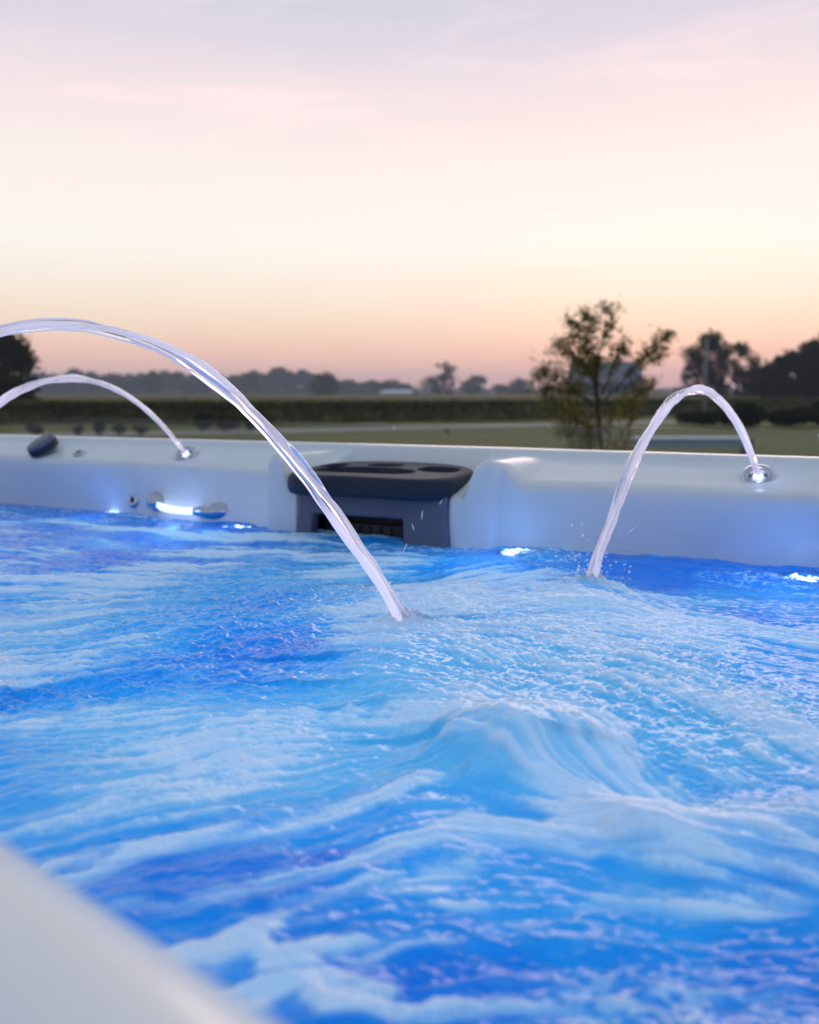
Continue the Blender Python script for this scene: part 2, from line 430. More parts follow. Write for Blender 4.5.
    chop = np.clip(blob(190, 600, 190, 60) + blob(60, 680, 130, 40) + .5 * blob(560, 950, 300, 60), 0, 1)
    amp = .35 + .65 * np.clip(np.abs(F), 0, 1)
    H += .0085 * vnoise(XW, YW, 4.2, 81, 2) * 1.4
    H += (.0030 * ridge * (1 - .75 * aer) * (1 + .9 * chop) + (.0009 + .0013 * chop) * cells * (1 - .8 * aer) + .0010 * froth * chop) 
    cen = np.clip(blob(520, 650, 170, 60) + blob(690, 700, 150, 60), 0, 1)
    H += .0026 * broad * amp * (1 - .3 * cen) + .0012 * froth * cen
    H += (.0016 * wisp * amp * (1 - .2 * cen) + .0005 * fine + .0003 * froth) * (.5 + .8 * foam)
    H += .0012 * foam
    H += .006 * stroke([(110, 915), (190, 907), (270, 885), (360, 862), (450, 842)], 26) + .006 * stroke([(150, 965), (215, 955), (262, 935), (300, 905), (390, 888)], 26)
    edge = sstep(0, .14, 2.46 - Y)                    # calmer against the far wall
    H = H * (.35 + .65 * edge)
    V = np.stack([X, Y, WZ + H], -1).reshape(-1, 3)
    me = np_mesh('water', V, grid_faces(ny, nx))
    for nm, A in (('foam', foam), ('aer', aer)):
        a_ = me.attributes.new(nm, 'FLOAT', 'POINT'); a_.data.foreach_set('value', A.astype(np.float32).ravel())
    k = N('pool_water')
    fo = k.n('ShaderNodeAttribute', attribute_name='foam'); ae = k.n('ShaderNodeAttribute', attribute_name='aer')
    tc = k.n('ShaderNodeTexCoord')
    c1 = ramp(k, ae.outputs['Fac'], [(0, (.001, .23, .72)), (.4, (.03, .41, .80)), (1, (.24, .58, .78))])
    mxc = k.n('ShaderNodeMix', data_type='RGBA'); mxc.inputs[7].default_value = (.98, .93, 1, 1)
    k.l(fo.outputs['Fac'], mxc.inputs[0]); k.l(c1.outputs[0], mxc.inputs[6])
    d = k.n('ShaderNodeBsdfDiffuse'); t = k.n('ShaderNodeBsdfTranslucent')
    k.l(mxc.outputs[2], d.inputs[0]); k.l(mxc.outputs[2], t.inputs[0])
    m1 = k.n('ShaderNodeMixShader'); tf = k.n('ShaderNodeMapRange'); tf.inputs[3].default_value = .42; tf.inputs[4].default_value = .27; k.l(fo.outputs['Fac'], tf.inputs[0]); k.l(tf.outputs[0], m1.inputs[0])
    k.l(d.outputs[0], m1.inputs[1]); k.l(t.outputs[0], m1.inputs[2])
    g = k.n('ShaderNodeBsdfGlossy')
    rr_ = k.n('ShaderNodeMapRange'); rr_.inputs[3].default_value = .10; rr_.inputs[4].default_value = .38
    k.l(fo.outputs['Fac'], rr_.inputs[0]); k.l(rr_.outputs[0], g.inputs['Roughness'])
    nb = noise(k, 90, 3, .6, tc.outputs['Object']); b = k.n('ShaderNodeBump'); b.inputs['Strength'].default_value = .35
    b.inputs['Distance'].default_value = .0015; k.l(nb.outputs['Fac'], b.inputs['Height'])
    for s_ in (d, g): k.l(b.outputs[0], s_.inputs['Normal'])
    fr = k.n('ShaderNodeFresnel'); fr.inputs[0].default_value = 1.33; k.l(b.outputs[0], fr.inputs['Normal'])
    m2 = k.n('ShaderNodeMixShader'); k.l(fr.outputs[0], m2.inputs[0]); k.l(m1.outputs[0], m2.inputs[1]); k.l(g.outputs[0], m2.inputs[2])
    k.l(m2.outputs[0], k.out.inputs[0])
    link('water', me, k.m, kind='structure')
    def level(x, y, r, pc):
        q = (np.abs(X - x) < r) & (np.abs(Y - y) < r); return float(np.percentile(WZ + H[q], pc))
    return level
water_level = water()

# ================================================================== SWIM SPA
spa = empty('swim_spa', (-1.4, 1.3, 0), label='long white acrylic swim spa full of churning blue-lit water', cat='swim spa')
OFF = Vector((-1.4, 1.3, 0))
def spart(name, me, mat, parent=None, smooth=True, world=True, **k):
    """part of the spa; mesh given in world coordinates"""
    p = parent or spa
    if world:
        o_ = OFF if p is spa else OFF + p.location
        me.transform(Matrix.Translation(-o_))
    return link(name, me, mat, p, smooth, **k)
def spivot(name, loc, mat, me, rot=None, parent=None, **k):
    """part whose mesh is built about its own origin"""
    o = link(name, me, mat, parent or spa, True, **k)
    o.location = Vector(loc) - (OFF if parent is None else Vector((0, 0, 0)))
    if rot is not None: o.rotation_mode = 'QUATERNION'; o.rotation_quaternion = rot
    return o

def bump1(x, a, b, s): return sstep(a - s, a, x) * (1 - sstep(b, b + s, x))
def wall_profile(x):
    Yr = np.interp(x, [-4.1, -2.9, -1.74, -1.0, -.2, 1.3], [2.47, 2.465, 2.492, 2.495, 2.455, 2.43])
    Yl = np.interp(x, [-4.1, -2.9, -2.55, -2.2, -1.9, -1.68, -.9, -.65, -.2, 1.3], [2.36, 2.36, 2.35, 2.34, 2.335, 2.32, 2.24, 2.26, 2.27, 2.27])
    Yw = np.interp(x, [-4.1, -2.9, -2.55, -2.2, -1.93, -1.66, -.9, -.65, -.2, 1.3], [2.37, 2.37, 2.375, 2.34, 2.30, 2.26, 2.24, 2.25, 2.29, 2.31])
    zl = np.interp(x, [-4.1, -3.0, -2.75, -2.5, -2.2, -1.3, -.7, 1.3], [1.255, 1.255, 1.242, 1.237, 1.236, 1.222, 1.232, 1.232])
    bl = bump1(x, -1.575, -1.485, .016); br = bump1(x, -1.035, -.925, .016)
    brz = sstep(-1.01, -.945, x) * (1 - sstep(-.93, -.86, x)); blz = sstep(-1.595, -1.565, x) * (1 - sstep(-1.545, -1.50, x)); low = bump1(x, -1.52, -1.0, .03)
    al = bump1(x, -1.465, -1.055, .02)
    Yl = Yl + (2.205 - Yl) * bl + (2.205 - Yl) * br * 1.0
    Yw = Yw + (2.195 - Yw) * bl + (2.195 - Yw) * br
    zl = zl + (1.195 - zl) * low; zl = zl + (1.284 - zl) * np.maximum(blz, brz)
    Yl = Yl + (2.41 - Yl) * al * (1 - bl) * (1 - br); Yw = Yw + (2.40 - Yw) * al * (1 - bl) * (1 - br)
    return Yr, Yl, Yw, zl
def far_wall():
    xs = np.linspace(-4.1, 1.3, 1500); Yr, Yl, Yw, zl = wall_profile(xs)
    L = []
    def add(y, z): L.append(np.stack([xs, y + 0 * xs, z + 0 * xs], -1))
    add(Yr + .085, 1.02); add(Yr + .085, 1.27); add(Yr + .082, 1.288); add(Yr + .070, 1.298); add(Yr + .05, 1.302)
    add(Yr + .015, 1.302); add(Yr + .004, 1.300); add(Yr - .004, 1.294); add(Yr - .010, 1.287)
    dz = 1.283 - zl
    for t in (.08, .3, .55, .8):
        add((Yr - .014) + (Yl + .012 - Yr + .014) * t, np.maximum(1.283 - dz * (t * .85 + .15 * t * t), zl))
    add(Yl + .008, zl + .0025); add(Yl + .002, zl - .002); add(Yl - .003, zl - .009); add(Yl - .005, zl - .02)
    for t in (.2, .45, .7, 1.): add((Yl - .006) + (Yw - Yl + .006) * t, (zl - .02) + (1.07 - zl + .02) * t)
    add(Yw - .01, .95); add(Yw - .03, .7); add(Yw - .06, .45); add(Yw - .12, .36); add(Yw - .25, .34)
    return np.concatenate(L), grid_faces(len(L), len(xs))
def near_wall():
    xs = np.linspace(-4.1, 1.3, 500)
    Yn = .171 - .27 * xs; Yn = np.where(xs < -.8, .171 + .27 * .8 + .10 * np.tanh((-xs - .8) * 2.2), Yn); Yn = np.where(xs > .1, .144, Yn)
    L = []
    def add(y, z): L.append(np.stack([xs, y + 0 * xs, z + 0 * xs], -1))
    add(-.16, 1.02); add(-.16, 1.27); add(-.155, 1.29); add(-.14, 1.30); add(Yn - .07, 1.302); add(Yn - .035, 1.299)
    add(Yn - .012, 1.288); add(Yn, 1.27); add(Yn + .004, 1.25); add(Yn + .01, 1.15); add(Yn + .012, 1.07)
    add(Yn + .03, .7); add(Yn + .08, .42); add(Yn + .2, .34)
    V = np.concatenate(L); return V, grid_faces(len(L), len(xs))[:, ::-1]
def end_wall(x, sgn):
    ys = np.linspace(-.15, 2.56, 60); L = []
    for dx, z in ((0, 1.02), (0, 1.27), (.01, 1.29), (.03, 1.301), (.12, 1.301), (.14, 1.29), (.15, 1.26), (.17, 1.07), (.2, .6), (.3, .35)):
        L.append(np.stack([x + sgn * dx + 0 * ys, ys, z + 0 * ys], -1))
    F = grid_faces(len(L), len(ys)); return np.concatenate(L), F if sgn > 0 else F[:, ::-1]
xf, yf = np.meshgrid([-4.0, 1.2], [0., 2.5])
V, Fc = merge([far_wall(), near_wall(), end_wall(-4.15, 1), end_wall(1.35, -1),
               (np.stack([xf, yf, 0 * xf + .345], -1).reshape(-1, 3), np.array([[0, 1, 3, 2]]))])
spart('shell', np_mesh('shell', V, Fc), M['acrylic'], label='white moulded acrylic rim, walls and ledges of the tub')

bm = bmesh.new()
for (x0, x1, y0, y1) in ((-4.12, 1.32, 2.50, 2.545), (-4.12, 1.32, -.125, -.085), (-4.12, -4.08, -.085, 2.50), (1.28, 1.32, -.085, 2.50)):
    add_box(bm, x0, x1, y0, y1, .05, 1.20)
me = bpy.data.meshes.new('cabinet'); bm.to_mesh(me); bm.free()
spart('cabinet', me, M['cabinet'], smooth=False)

# ---- filter housing with cup-holder tray
hx = -1.252
def housing():
    hx = -1.252
    # body: flared box with a window opening
    W0, W1 = .240, .212        # half widths bottom / top
    yb, yt = 2.165, 2.185      # front y bottom / top
    z0, z1 = .95, 1.20
    zo0, zo1 = .99, 1.136
    xs = np.array([-1, -.78, .44, 1.]); zs = np.array([z0, zo0, zo1, z1])
    def P(sx, z, dy=0):
        t = (z - z0) / (z1 - z0); w = W0 + (W1 - W0) * t ** .8; y = yb + (yt - yb) * t
        return (hx + sx * w, y + dy, z)
    bm = bmesh.new(); nxs, nzs = 25, 25
    sxl = sorted(set(np.round(np.concatenate([np.linspace(-1, xs[1], 6), np.linspace(xs[1], xs[2], 9), np.linspace(xs[2], 1, 6)]), 6)))
    szl = sorted(set(np.round(np.concatenate([np.linspace(z0, zo0, 3), np.linspace(zo0, zo1, 6), np.linspace(zo1, z1, 8)]), 6)))
    vg = [[bm.verts.new(P(s_, z)) for s_ in sxl] for z in szl]
    for i in range(len(szl) - 1):
        for j in range(len(sxl) - 1):
            zc = (szl[i] + szl[i + 1]) / 2; sc_ = (sxl[j] + sxl[j + 1]) / 2
            if zo0 < zc < zo1 and xs[1] < sc_ < xs[2]: continue
            bm.faces.new([vg[i][j], vg[i][j + 1], vg[i + 1][j + 1], vg[i + 1][j]])
    # sides & top
    for j in (0, len(sxl) - 1):
        bk = [bm.verts.new((vg[i][j].co.x, 2.40, vg[i][j].co.z)) for i in range(len(szl))]
        for i in range(len(szl) - 1): bm.faces.new([vg[i][j], vg[i + 1][j], bk[i + 1], bk[i]] if j == 0 else [vg[i][j], bk[i], bk[i + 1], vg[i + 1][j]])
    # reveal of the opening
    jl = [j for j, s_ in enumerate(sxl) if xs[1] - 1e-5 <= s_ <= xs[2] + 1e-5]; il = [i for i, z in enumerate(szl) if zo0 - 1e-5 <= z <= zo1 + 1e-5]
    loop = [vg[il[0]][j] for j in jl] + [vg[i][jl[-1]] for i in il[1:]] + [vg[il[-1]][j] for j in jl[::-1][1:]] + [vg[i][jl[0]] for i in il[::-1][1:-1]]
    inner = [bm.verts.new((v.co.x, v.co.y + .03, v.co.z)) for v in loop]
    for a in range(len(loop)): b_ = (a + 1) % len(loop); bm.faces.new([loop[a], loop[b_], inner[b_], inner[a]])
    bmesh.ops.recalc_face_normals(bm, faces=bm.faces)
    me = bpy.data.meshes.new('filter_housing'); bm.to_mesh(me); bm.free()
    body = spart('filter_housing', me, M['slate_plastic'], smooth=False, label='slate grey filter housing under the dark cup-holder tray')
    md = body.modifiers.new('bevel', 'BEVEL'); md.width = .008; md.segments = 3; md.limit_method = 'ANGLE'
    # inside of the opening: dark chamber + weir flap
    bm = bmesh.new(); hx = -1.252 - .04; add_box(bm, hx - .16, hx + .16, 2.30, 2.31, .97, 1.148)
    add_box(bm, hx - .16, hx - .155, 2.212, 2.30, .97, 1.148); add_box(bm, hx + .155, hx + .16, 2.212, 2.30, .97, 1.148); add_box(bm, hx - .155, hx + .155, 2.212, 2.30, 1.140, 1.148)
    me = bpy.data.meshes.new('skimmer_opening'); bm.to_mesh(me); bm.free()
    spart('skimmer_opening', me, M['black'], parent=body, smooth=False, label='dark rectangular skimmer opening at the waterline')
    bm = bmesh.new(); add_box(bm, hx - .145, hx + .145, 2.262, 2.268, 1.0, 1.105)
    for q in range(9): add_box(bm, hx - .135 + q * .032, hx - .129 + q * .032, 2.256, 2.2618, 1.01, 1.10)
    me = bpy.data.meshes.new('weir_flap'); bm.to_mesh(me); bm.free()
    spart('weir_flap', me, simple('weir', (.03, .02, .018), (.06, .035, .028), 40, .4), parent=body, smooth=False)
    hx = -1.252
    # tray: squircle rings, domed edge, sunk cup holders
    n = 144; a = np.linspace(0, 2 * np.pi, n, endpoint=False)
    cx, cy_, hw, hd = hx - .018, 2.275, .238, .150
    ex = 3.8; ca, sa = np.cos(a), np.sin(a)
    q = (np.abs(ca) ** ex + np.abs(sa) ** ex) ** (-1 / ex)
    ox, oy = ca * q * hw, sa * q * hd
    def recess(x, y):
        def rr(cx_, cy2, rx, ry, pw=2.6): return (np.abs((x - cx_) / rx) ** pw + np.abs((y - cy2) / ry) ** pw)
        d = 0 * x
        for (c0, c1, rx, ry, dep) in ((-.035, -.03, .15, .055, .05), (-.17, .045, .04, .035, .035), (-.02, .065, .05, .028, .03), (.15, .04, .055, .045, .045)):
            e_ = rr(c0, c1, rx, ry); d = np.maximum(d, dep * (1 - sstep(.80, 1.02, e_)) - .004 * np.exp(-((e_ - 1.12) / .1) ** 2))
        return d
    top = 1.243; L = []
    for t in np.concatenate([np.linspace(.005, .93, 64)]):
        x, y = ox * t, oy * t; z = top - recess(x, y) - .006 * (x / hw) ** 2 + .010 * (y / hd + 1); L.append(np.stack([cx + x, cy_ + y, z], -1))
    for (t, dz) in ((.95, -.001), (.975, -.003), (.992, -.007), (1.0, -.014), (1.008, -.022), (1.01, -.033), (1.0, -.044), (.985, -.050), (.96, -.053), (.9, -.054), (.5, -.054)):
        z = top + dz - .006 * (ox / hw) ** 2 + .010 * (oy / hd * t + 1) * (dz > -.06)
        L.append(np.stack([cx + ox * t, cy_ + oy * t, z], -1))
    V = np.concatenate(L); me = np_mesh('cup_holder_tray', V, grid_faces(len(L), n, True)[:, ::-1])
    spart('cup_holder_tray', me, M['dark_plastic'], parent=body, label='near-black rounded tray with sunken cup holders')
housing()

def quat_to(n): return Vector((0, 0, 1)).rotation_difference(Vector(n).normalized())
# ---- fountain nozzles
def nozzle(loc, nrm, label, tip):
    q = quat_to(nrm)
    q = quat_to(nrm); s_ = 1.15
    o = spivot('fountain_nozzle', loc, M['chrome'], lathe([(.0001, -.01), (.031, -.01), (.032, .001), (.030, .006), (.024, .009), (.019, .007), (.016, .003), (.0145, .0)], 48), q, label=label)
    l_ = link('nozzle_lens', lathe([(.0100, -.004), (.0095, .004), (.0075, .007), (.004, .009), (.0001, .0095)], 32), M['led_bar'], o, True)
    o.scale = (1.15, 1.15, 1.15); return o
NR = Vector((-.338, 2.362, 1.2615)); NL = Vector((-2.03, 2.405, 1.2615))
nozzle(NR, (0.05, -.62, .78), 'chrome fountain nozzle ring on the right-hand ledge', None)
nozzle(NL, (.1, -.58, .8), 'chrome fountain nozzle on the ledge left of the filter housing', None)
nozzle((-1.26, .48, 1.292), (.1, .3, .95), 'chrome fountain nozzle on the near rim', None)

# ---- lit grab handle, jets, cap, control button
hb = spivot('grab_handle', (-1.945, 2.30, 1.107), M['led_bar'],
            (lambda: (lambda VF: np_mesh('bar', *VF))(tube([(-.115, .012, .004), (-.09, -.004, .001), (-.05, -.014, -.002), (0, -.018, -.003), (.05, -.016, -.002), (.09, -.01, 0)], [.010, .0105, .0105, .0105, .0105, .0105], 20)))(),
            label='glowing white grab handle with chrome ends at the waterline')
e1 = link('handle_mount', lathe([(.0001, .035), (.010, .034), (.022, .026), (.028, .012), (.030, 0), (.030, -.006), (.0001, -.006)], 36), M['chrome'], hb)
e1.location = (-.135, .028, .012); e1.rotation_euler = (R_(80), 0, R_(-18))
VF = tube([(.045, -.016, -.002), (.06, -.017, -.002), (.095, -.012, -.001), (.125, 0, .001), (.145, .012, .002), (.157, .022, .003)], [.0125, .0145, .021, .026, .025, .016], 28)
link('handle_end', np_mesh('handle_end', *VF), M['chrome'], hb)
link('handle_hole', lathe([(.0001, .0), (.004, .0), (.004, -.002), (.0001, -.002)], 16), M['black'], hb).location = (.118, -.016, .0205)
jf = spivot('jet_fitting', (-2.185, 2.338, 1.118), M['chrome'], lathe([(.0001, .006), (.009, .007), (.012, .011), (.019, .010), (.024, .003), (.024, -.006), (.0001, -.006)], 32), quat_to((0, -1, .25)), label='small chrome jet in the wall left of the lit handle')
link('jet_eye', lathe([(.0001, .0125), (.005, .012), (.008, .008)], 20), M['black'], jf)
hb2 = spivot('grab_handle', (-.05, 2.33, 1.125), M['dark_plastic'],
             np_mesh('bar', *tube([(-.165, .0, .010), (-.150, -.02, .003), (-.1, -.030, -.003), (0, -.034, -.004), (.1, -.03, -.003)], [.006, .0065, .006, .006, .006], 16)), label='dark grab handle on the right-hand wall')
e3 = link('handle_mount', lathe([(.0001, .012), (.008, .011), (.0125, .005), (.0125, -.004)], 24), M['dark_plastic'], hb2); e3.location = (-.168, .008, .012); e3.rotation_euler = (R_(85), 0, 0)
cap = spivot('diverter_cap', (-2.615, 2.39, 1.262), M['cap_grey'], lathe([(.0001, .030), (.036, .030), (.0405, .028), (.042, .024), (.042, .003), (.039, -.002), (.0001, -.002)], 48),
             quat_to((-.20, -.50, .84)), label='dark grey round diverter cap on the left ledge')
cap.scale = (1.2, 1.2, 1.25)
link('cap_side', lathe([(.0423, .020), (.0432, .014), (.0432, .004), (.0423, .002)], 48), M['dark_plastic'], cap)
bt = spivot('air_control_button', (-2.46, 2.385, 1.2555), M['chrome'], lathe([(.0001, .003), (.008, .003), (.011, .005), (.017, .004), (.019, 0), (.019, -.004)], 32), quat_to((.1, -.5, .86)), label='small oval chrome button beside the dark cap')
link('button_face', lathe([(.0001, .0042), (.0078, .0040), (.0088, .0030)], 24), M['cap_grey'], bt)

# ---- LED lights at the waterline, plus added glow lamps
def lamp(name, loc, e, colr, r=.03):
    L = bpy.data.lights.new(name, 'POINT'); L.energy = e; L.color = colr; L.shadow_soft_size = r
    o = bpy.data.objects.new(name, L); col.objects.link(o); o.location = loc; return o
BL = (.05, .54, 1.0)
for i, (x, y, zz, rad) in enumerate(((-2.27, 2.33, 1.075, .018), (-1.68, 2.195, 1.066, .027), (-.84, 2.17, 1.066, .030), (-.215, 2.19, 1.066, .030))):
    labs = ['small bright underwater light beside the chrome jet', 'bright underwater light glinting left of the filter housing',
            'bright underwater light glinting right of the filter housing', 'bright underwater light glinting at the right edge']
    rad = rad * 1.7; zz = water_level(x, y, rad, 60) - .0035
    o = spivot('underwater_light', (x, y, zz), M['chrome'], lathe([(rad * .8, -.012), (rad, -.010), (rad * 1.05, -.004), (rad * .85, -.001)], 32), label=labs[i])
    g_ = np.linspace(-1, 1, 42); gx, gy = np.meshgrid(g_, g_); rr_ = np.maximum(np.hypot(gx, gy), 1e-6); sq = np.maximum(np.abs(gx), np.abs(gy)) / rr_
    gx, gy = gx * sq, gy * sq; gz = .0035 + .0075 * vnoise(gx * 3.1, gy * 5.2, 1, 200 + i, 3) - .004 * (gx * gx + gy * gy)
    link('light_lens', np_mesh('lens', np.stack([gx * rad * .86, gy * rad * .86, gz], -1).reshape(-1, 3), grid_faces(42, 42)), M['led'], o)
for (x, y, e) in ((-2.3, 2.27, .05), (-1.72, 2.14, .05), (-.88, 2.13, .06), (-.24, 2.16, .06)): lamp('added_glow_lamp', (x, y, 1.11), e * 1.6, (.02, .22, 1), .06)  # added lamps without a fitting, above the water: blue glow on the wall
for (x, y, z, e) in ((-2.3, 2.1, .90, 2.2), (-1.77, 2.0, .88, 3.0), (-.89, 2.0, .88, 3.0), (-.25, 2.08, .88, 3.0), (-.9, 1.1, .55, 8), (-.3, .75, .6, 4.5),
                     (-1.9, 1.3, .55, 8), (-.15, 1.6, .6, 6), (-2.8, 1.7, .6, 6), (.5, 1.4, .6, 4)):
    lamp('underwater_lamp', (x, y, z), e * .62, BL, .06)

# ================================================================== WATER ARCS + SPRAY
def arc_pts(S, L, h, n, s0=0, s1=1):
    s = np.linspace(s0, s1, n)[:, None]; P = np.array(S) + (np.array(L) - np.array(S)) * s; P[:, 2:] += 4 * h * s * (1 - s); return P
def stream(S, L, h, r0, r1, label, seed, strands=3, spread=.35, froth=(.08, .95), over=0.05):
    n = 260; rg = np.random.default_rng(seed)
    C = arc_pts(S, L, h, n, 0, 1 + over); s = np.linspace(0, 1, n)
    parts = []; fr = []
    T = np.gradient(C, axis=0); T /= np.linalg.norm(T, axis=1)[:, None]
    A = np.cross(T, [0, 0, 1.]); A /= np.linalg.norm(A, axis=1)[:, None]; B = np.cross(A, T)
    for q in range(strands):
        ph = 2 * math.pi * q / strands + rg.random(); rt = r0 + (r1 - r0) * s
        tw = ph + 5.0 * s + .5 * np.sin(s * 9 + q)
        off = rt * spread * (.45 + .55 * s + 1.2 * sstep(.86, 1, s)) * (1 + .5 * np.sin(s * 17 + q * 2.1))
        wob = (vnoise(s * 14, 0 * s, 1, seed + q, 3)) * rt * (.2 + .5 * s)
        P = C + A * (np.cos(tw) * off)[:, None] + B * (np.sin(tw) * off + wob)[:, None]
        m = 18; ang = np.arange(m) / m
        S2, A2 = np.meshgrid(s * 26, np.cos(2 * np.pi * ang) * 1.6, indexing='ij')
        lump = 1 + .16 * vnoise(S2, A2, 1, seed + 7 * q, 3) * (.2 + s[:, None])
        VF = tube(P, rt * .64 * (1 + .15 * np.sin(s * 23 + q * 3) + .25 * vnoise(s * 22, 0 * s, 1, seed + 90 + q, 3) * (.3 + s)), m, lump=lump)
        parts.append(VF)
        f_ = sstep(-.08, .28, vnoise(S2 * .16, A2 * 1.1, 1, seed + 50 + q, 2))
        f_ = np.clip(froth[0] + (froth[1] - froth[0]) * f_, 0, 1)
        f_ = np.concatenate([f_[:1], f_, f_[-1:]]); fr.append(f_.ravel())
    V, Fc = merge(parts); o0 = Vector(S); me = np_mesh('water_jet', V - np.array(S), Fc)
    a_ = me.attributes.new('froth', 'FLOAT', 'POINT'); a_.data.foreach_set('value', np.concatenate(fr).astype(np.float32))
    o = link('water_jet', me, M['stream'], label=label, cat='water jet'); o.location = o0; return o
S_R = NR + Vector((0, -.006, .012)); S_L = NL + Vector((0, -.006, .012))
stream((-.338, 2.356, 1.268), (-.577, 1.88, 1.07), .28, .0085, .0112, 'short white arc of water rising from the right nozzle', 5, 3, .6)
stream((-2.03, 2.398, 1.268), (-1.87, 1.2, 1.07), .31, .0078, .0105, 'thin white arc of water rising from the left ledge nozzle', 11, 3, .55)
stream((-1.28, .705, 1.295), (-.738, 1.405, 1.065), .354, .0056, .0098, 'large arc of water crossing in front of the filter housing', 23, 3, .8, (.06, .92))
# LED glow carried up each jet from its nozzle
for p_, e_ in (((-.336, 2.34, 1.30), .05), ((-2.02, 2.36, 1.30), .035)): lamp('nozzle_lamp', p_, e_, (.4, .45, 1.0), .01)
lamp('handle_lamp', (-1.94, 2.22, 1.12), .10, (.1, .35, 1.0), .02)

def spray():
    rg = np.random.default_rng(3); parts = []
    def drop(p, d, L, r):
        p = np.array(p); d = np.array(d, float); d /= np.linalg.norm(d)
        parts.append(tube([p - d * L / 2, p - d * L / 4, p, p + d * L / 4, p + d * L / 2], [r * .3, r * .8, r, r * .8, r * .3], 6))
    for (c, n, sp) in (((-.577, 1.86, 1.10), 34, .08), ((-.742, 1.42, 1.09), 22, .05), ((-.62, 1.72, 1.09), 26, .12)):
        for _ in range(n):
            v = rg.normal(size=3) * [1, 1, .5]; v[2] = abs(v[2]); p = np.array(c) + v * sp * rg.random()
            drop(p, v + [0, 0, .4], + .003 + .007 * rg.random(), .0007 + .0009 * rg.random())
    for (u, v, D) in ((413, 527, 2.1), (422, 515, 2.1), (441, 502, 2.1), (405, 548, 2.0), (632, 530, 1.9), (281, 459, 2.1)):
        p = at(u, v, D); drop(p, (rg.normal() * .3, rg.normal() * .3, 1) if u < 500 else (.6, .3, .6), .012 + .010 * rg.random(), .0008)
    for (c, n, sp) in (((-.577, 1.86, 1.10), 60, .07), ((-.745, 1.42, 1.09), 50, .055)):
        for _ in range(n):
            v = rg.normal(size=3) * [1, 1, .6]; v[2] = abs(v[2]); p = np.array(c) + v * sp * rg.random() ** .7; r = .0009 + .0016 * rg.random() ** 3
            drop(p, (0, 0, 1), r * 2, r)
    V, Fc = merge(parts); me = np_mesh('spray', V, Fc)
    a_ = me.attributes.new('froth', 'FLOAT', 'POINT'); a_.data.foreach_set('value', np.full(len(V), 1.0, dtype=np.float32))
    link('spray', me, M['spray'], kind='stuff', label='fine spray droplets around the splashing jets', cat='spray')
spray()

# ================================================================== GLASS FENCE behind the spa
def glass_fence():
    y0 = 3.05; zt = 1.345
    f = empty('glass_fence', (-1.4, y0, 0), label='low frameless glass fence standing behind the spa', cat='fence')
    xs = [-7.1, -5.6, -4.1, -2.6, -.95, .7, 2.2]
    for i in range(len(xs) - 1):
        bm = bmesh.new(); add_box(bm, xs[i] + 1.4 + .008, xs[i + 1] + 1.4 - .008, -.0025, .0025, .12, zt)
        bm_obj('glass_panel', bm, M['pane'], f)
    for x in xs:
        bm = bmesh.new(); add_box(bm, x + 1.4 - .03, x + 1.4 + .03, -.03, .03, 0, .28); bm_obj('clamp_post', bm, M['chrome'], f, bevel=.004)
glass_fence()

# ================================================================== GROUND
def ground():
    r = np.concatenate([[0.], np.geomspace(2, 3500, 60)]); a = np.linspace(0, 2 * np.pi, 96, endpoint=False)
    Rr, A = np.meshgrid(r, a, indexing='ij'); X = Rr * np.cos(A); Y = Rr * np.sin(A)
    link('lawn', np_mesh('lawn', np.stack([X, Y, 0 * X], -1).reshape(-1, 3), grid_faces(len(r), 96, True)), M['lawn'], kind='structure')
    bm = bmesh.new(); add_box(bm, -7.5, 3, -1.8, 3.4, -.1, .05); bm_obj('patio', bm, M['concrete'], kind='structure')
    # gravel road: curved ribbon
    c = [np.array(onz(u, v, 0)) for u, v in ((-260, 444), (-80, 439), (60, 434.5), (240, 432), (420, 427.5), (560, 424.5), (660, 422), (760, 420))]
    c = [c[0] + (c[0] - c[1]) * 4] + c + [c[-1] + (c[-1] - c[-2]) * 6]
    P = np.array(c); t = np.linspace(0, len(P) - 1, 160); P = np.stack([np.interp(t, range(len(P)), P[:, i]) for i in range(3)], -1)
    T = np.gradient(P, axis=0); T /= np.linalg.norm(T, axis=1)[:, None]; S = np.cross(T, [0, 0, 1.])
    w = 1.7 + .25 * vnoise(t * 2, 0 * t, 1, 4, 2)
    V = np.concatenate([P + S * w[:, None], P - S * w[:, None]]); V[:, 2] = .006
    link('gravel_road', np_mesh('road', V, grid_faces(2, len(t))), M['road'], kind='structure')
ground()

def leaf_quads(C, size, rg, flat=0):
    n = len(C); a = rg.normal(size=(n, 3)); a /= np.linalg.norm(a, axis=1)[:, None]
    b = rg.normal(size=(n, 3)); b -= a * (a * b).sum(1)[:, None]; b /= np.linalg.norm(b, axis=1)[:, None]
    s = size * (.6 + .8 * rg.random(n))[:, None]
    a = a * s * .5; b = b * s * .32
    V = np.stack([C - a, C - b, C + a, C + b], 1).reshape(-1, 3)
    return V, np.arange(4 * n).reshape(-1, 4)

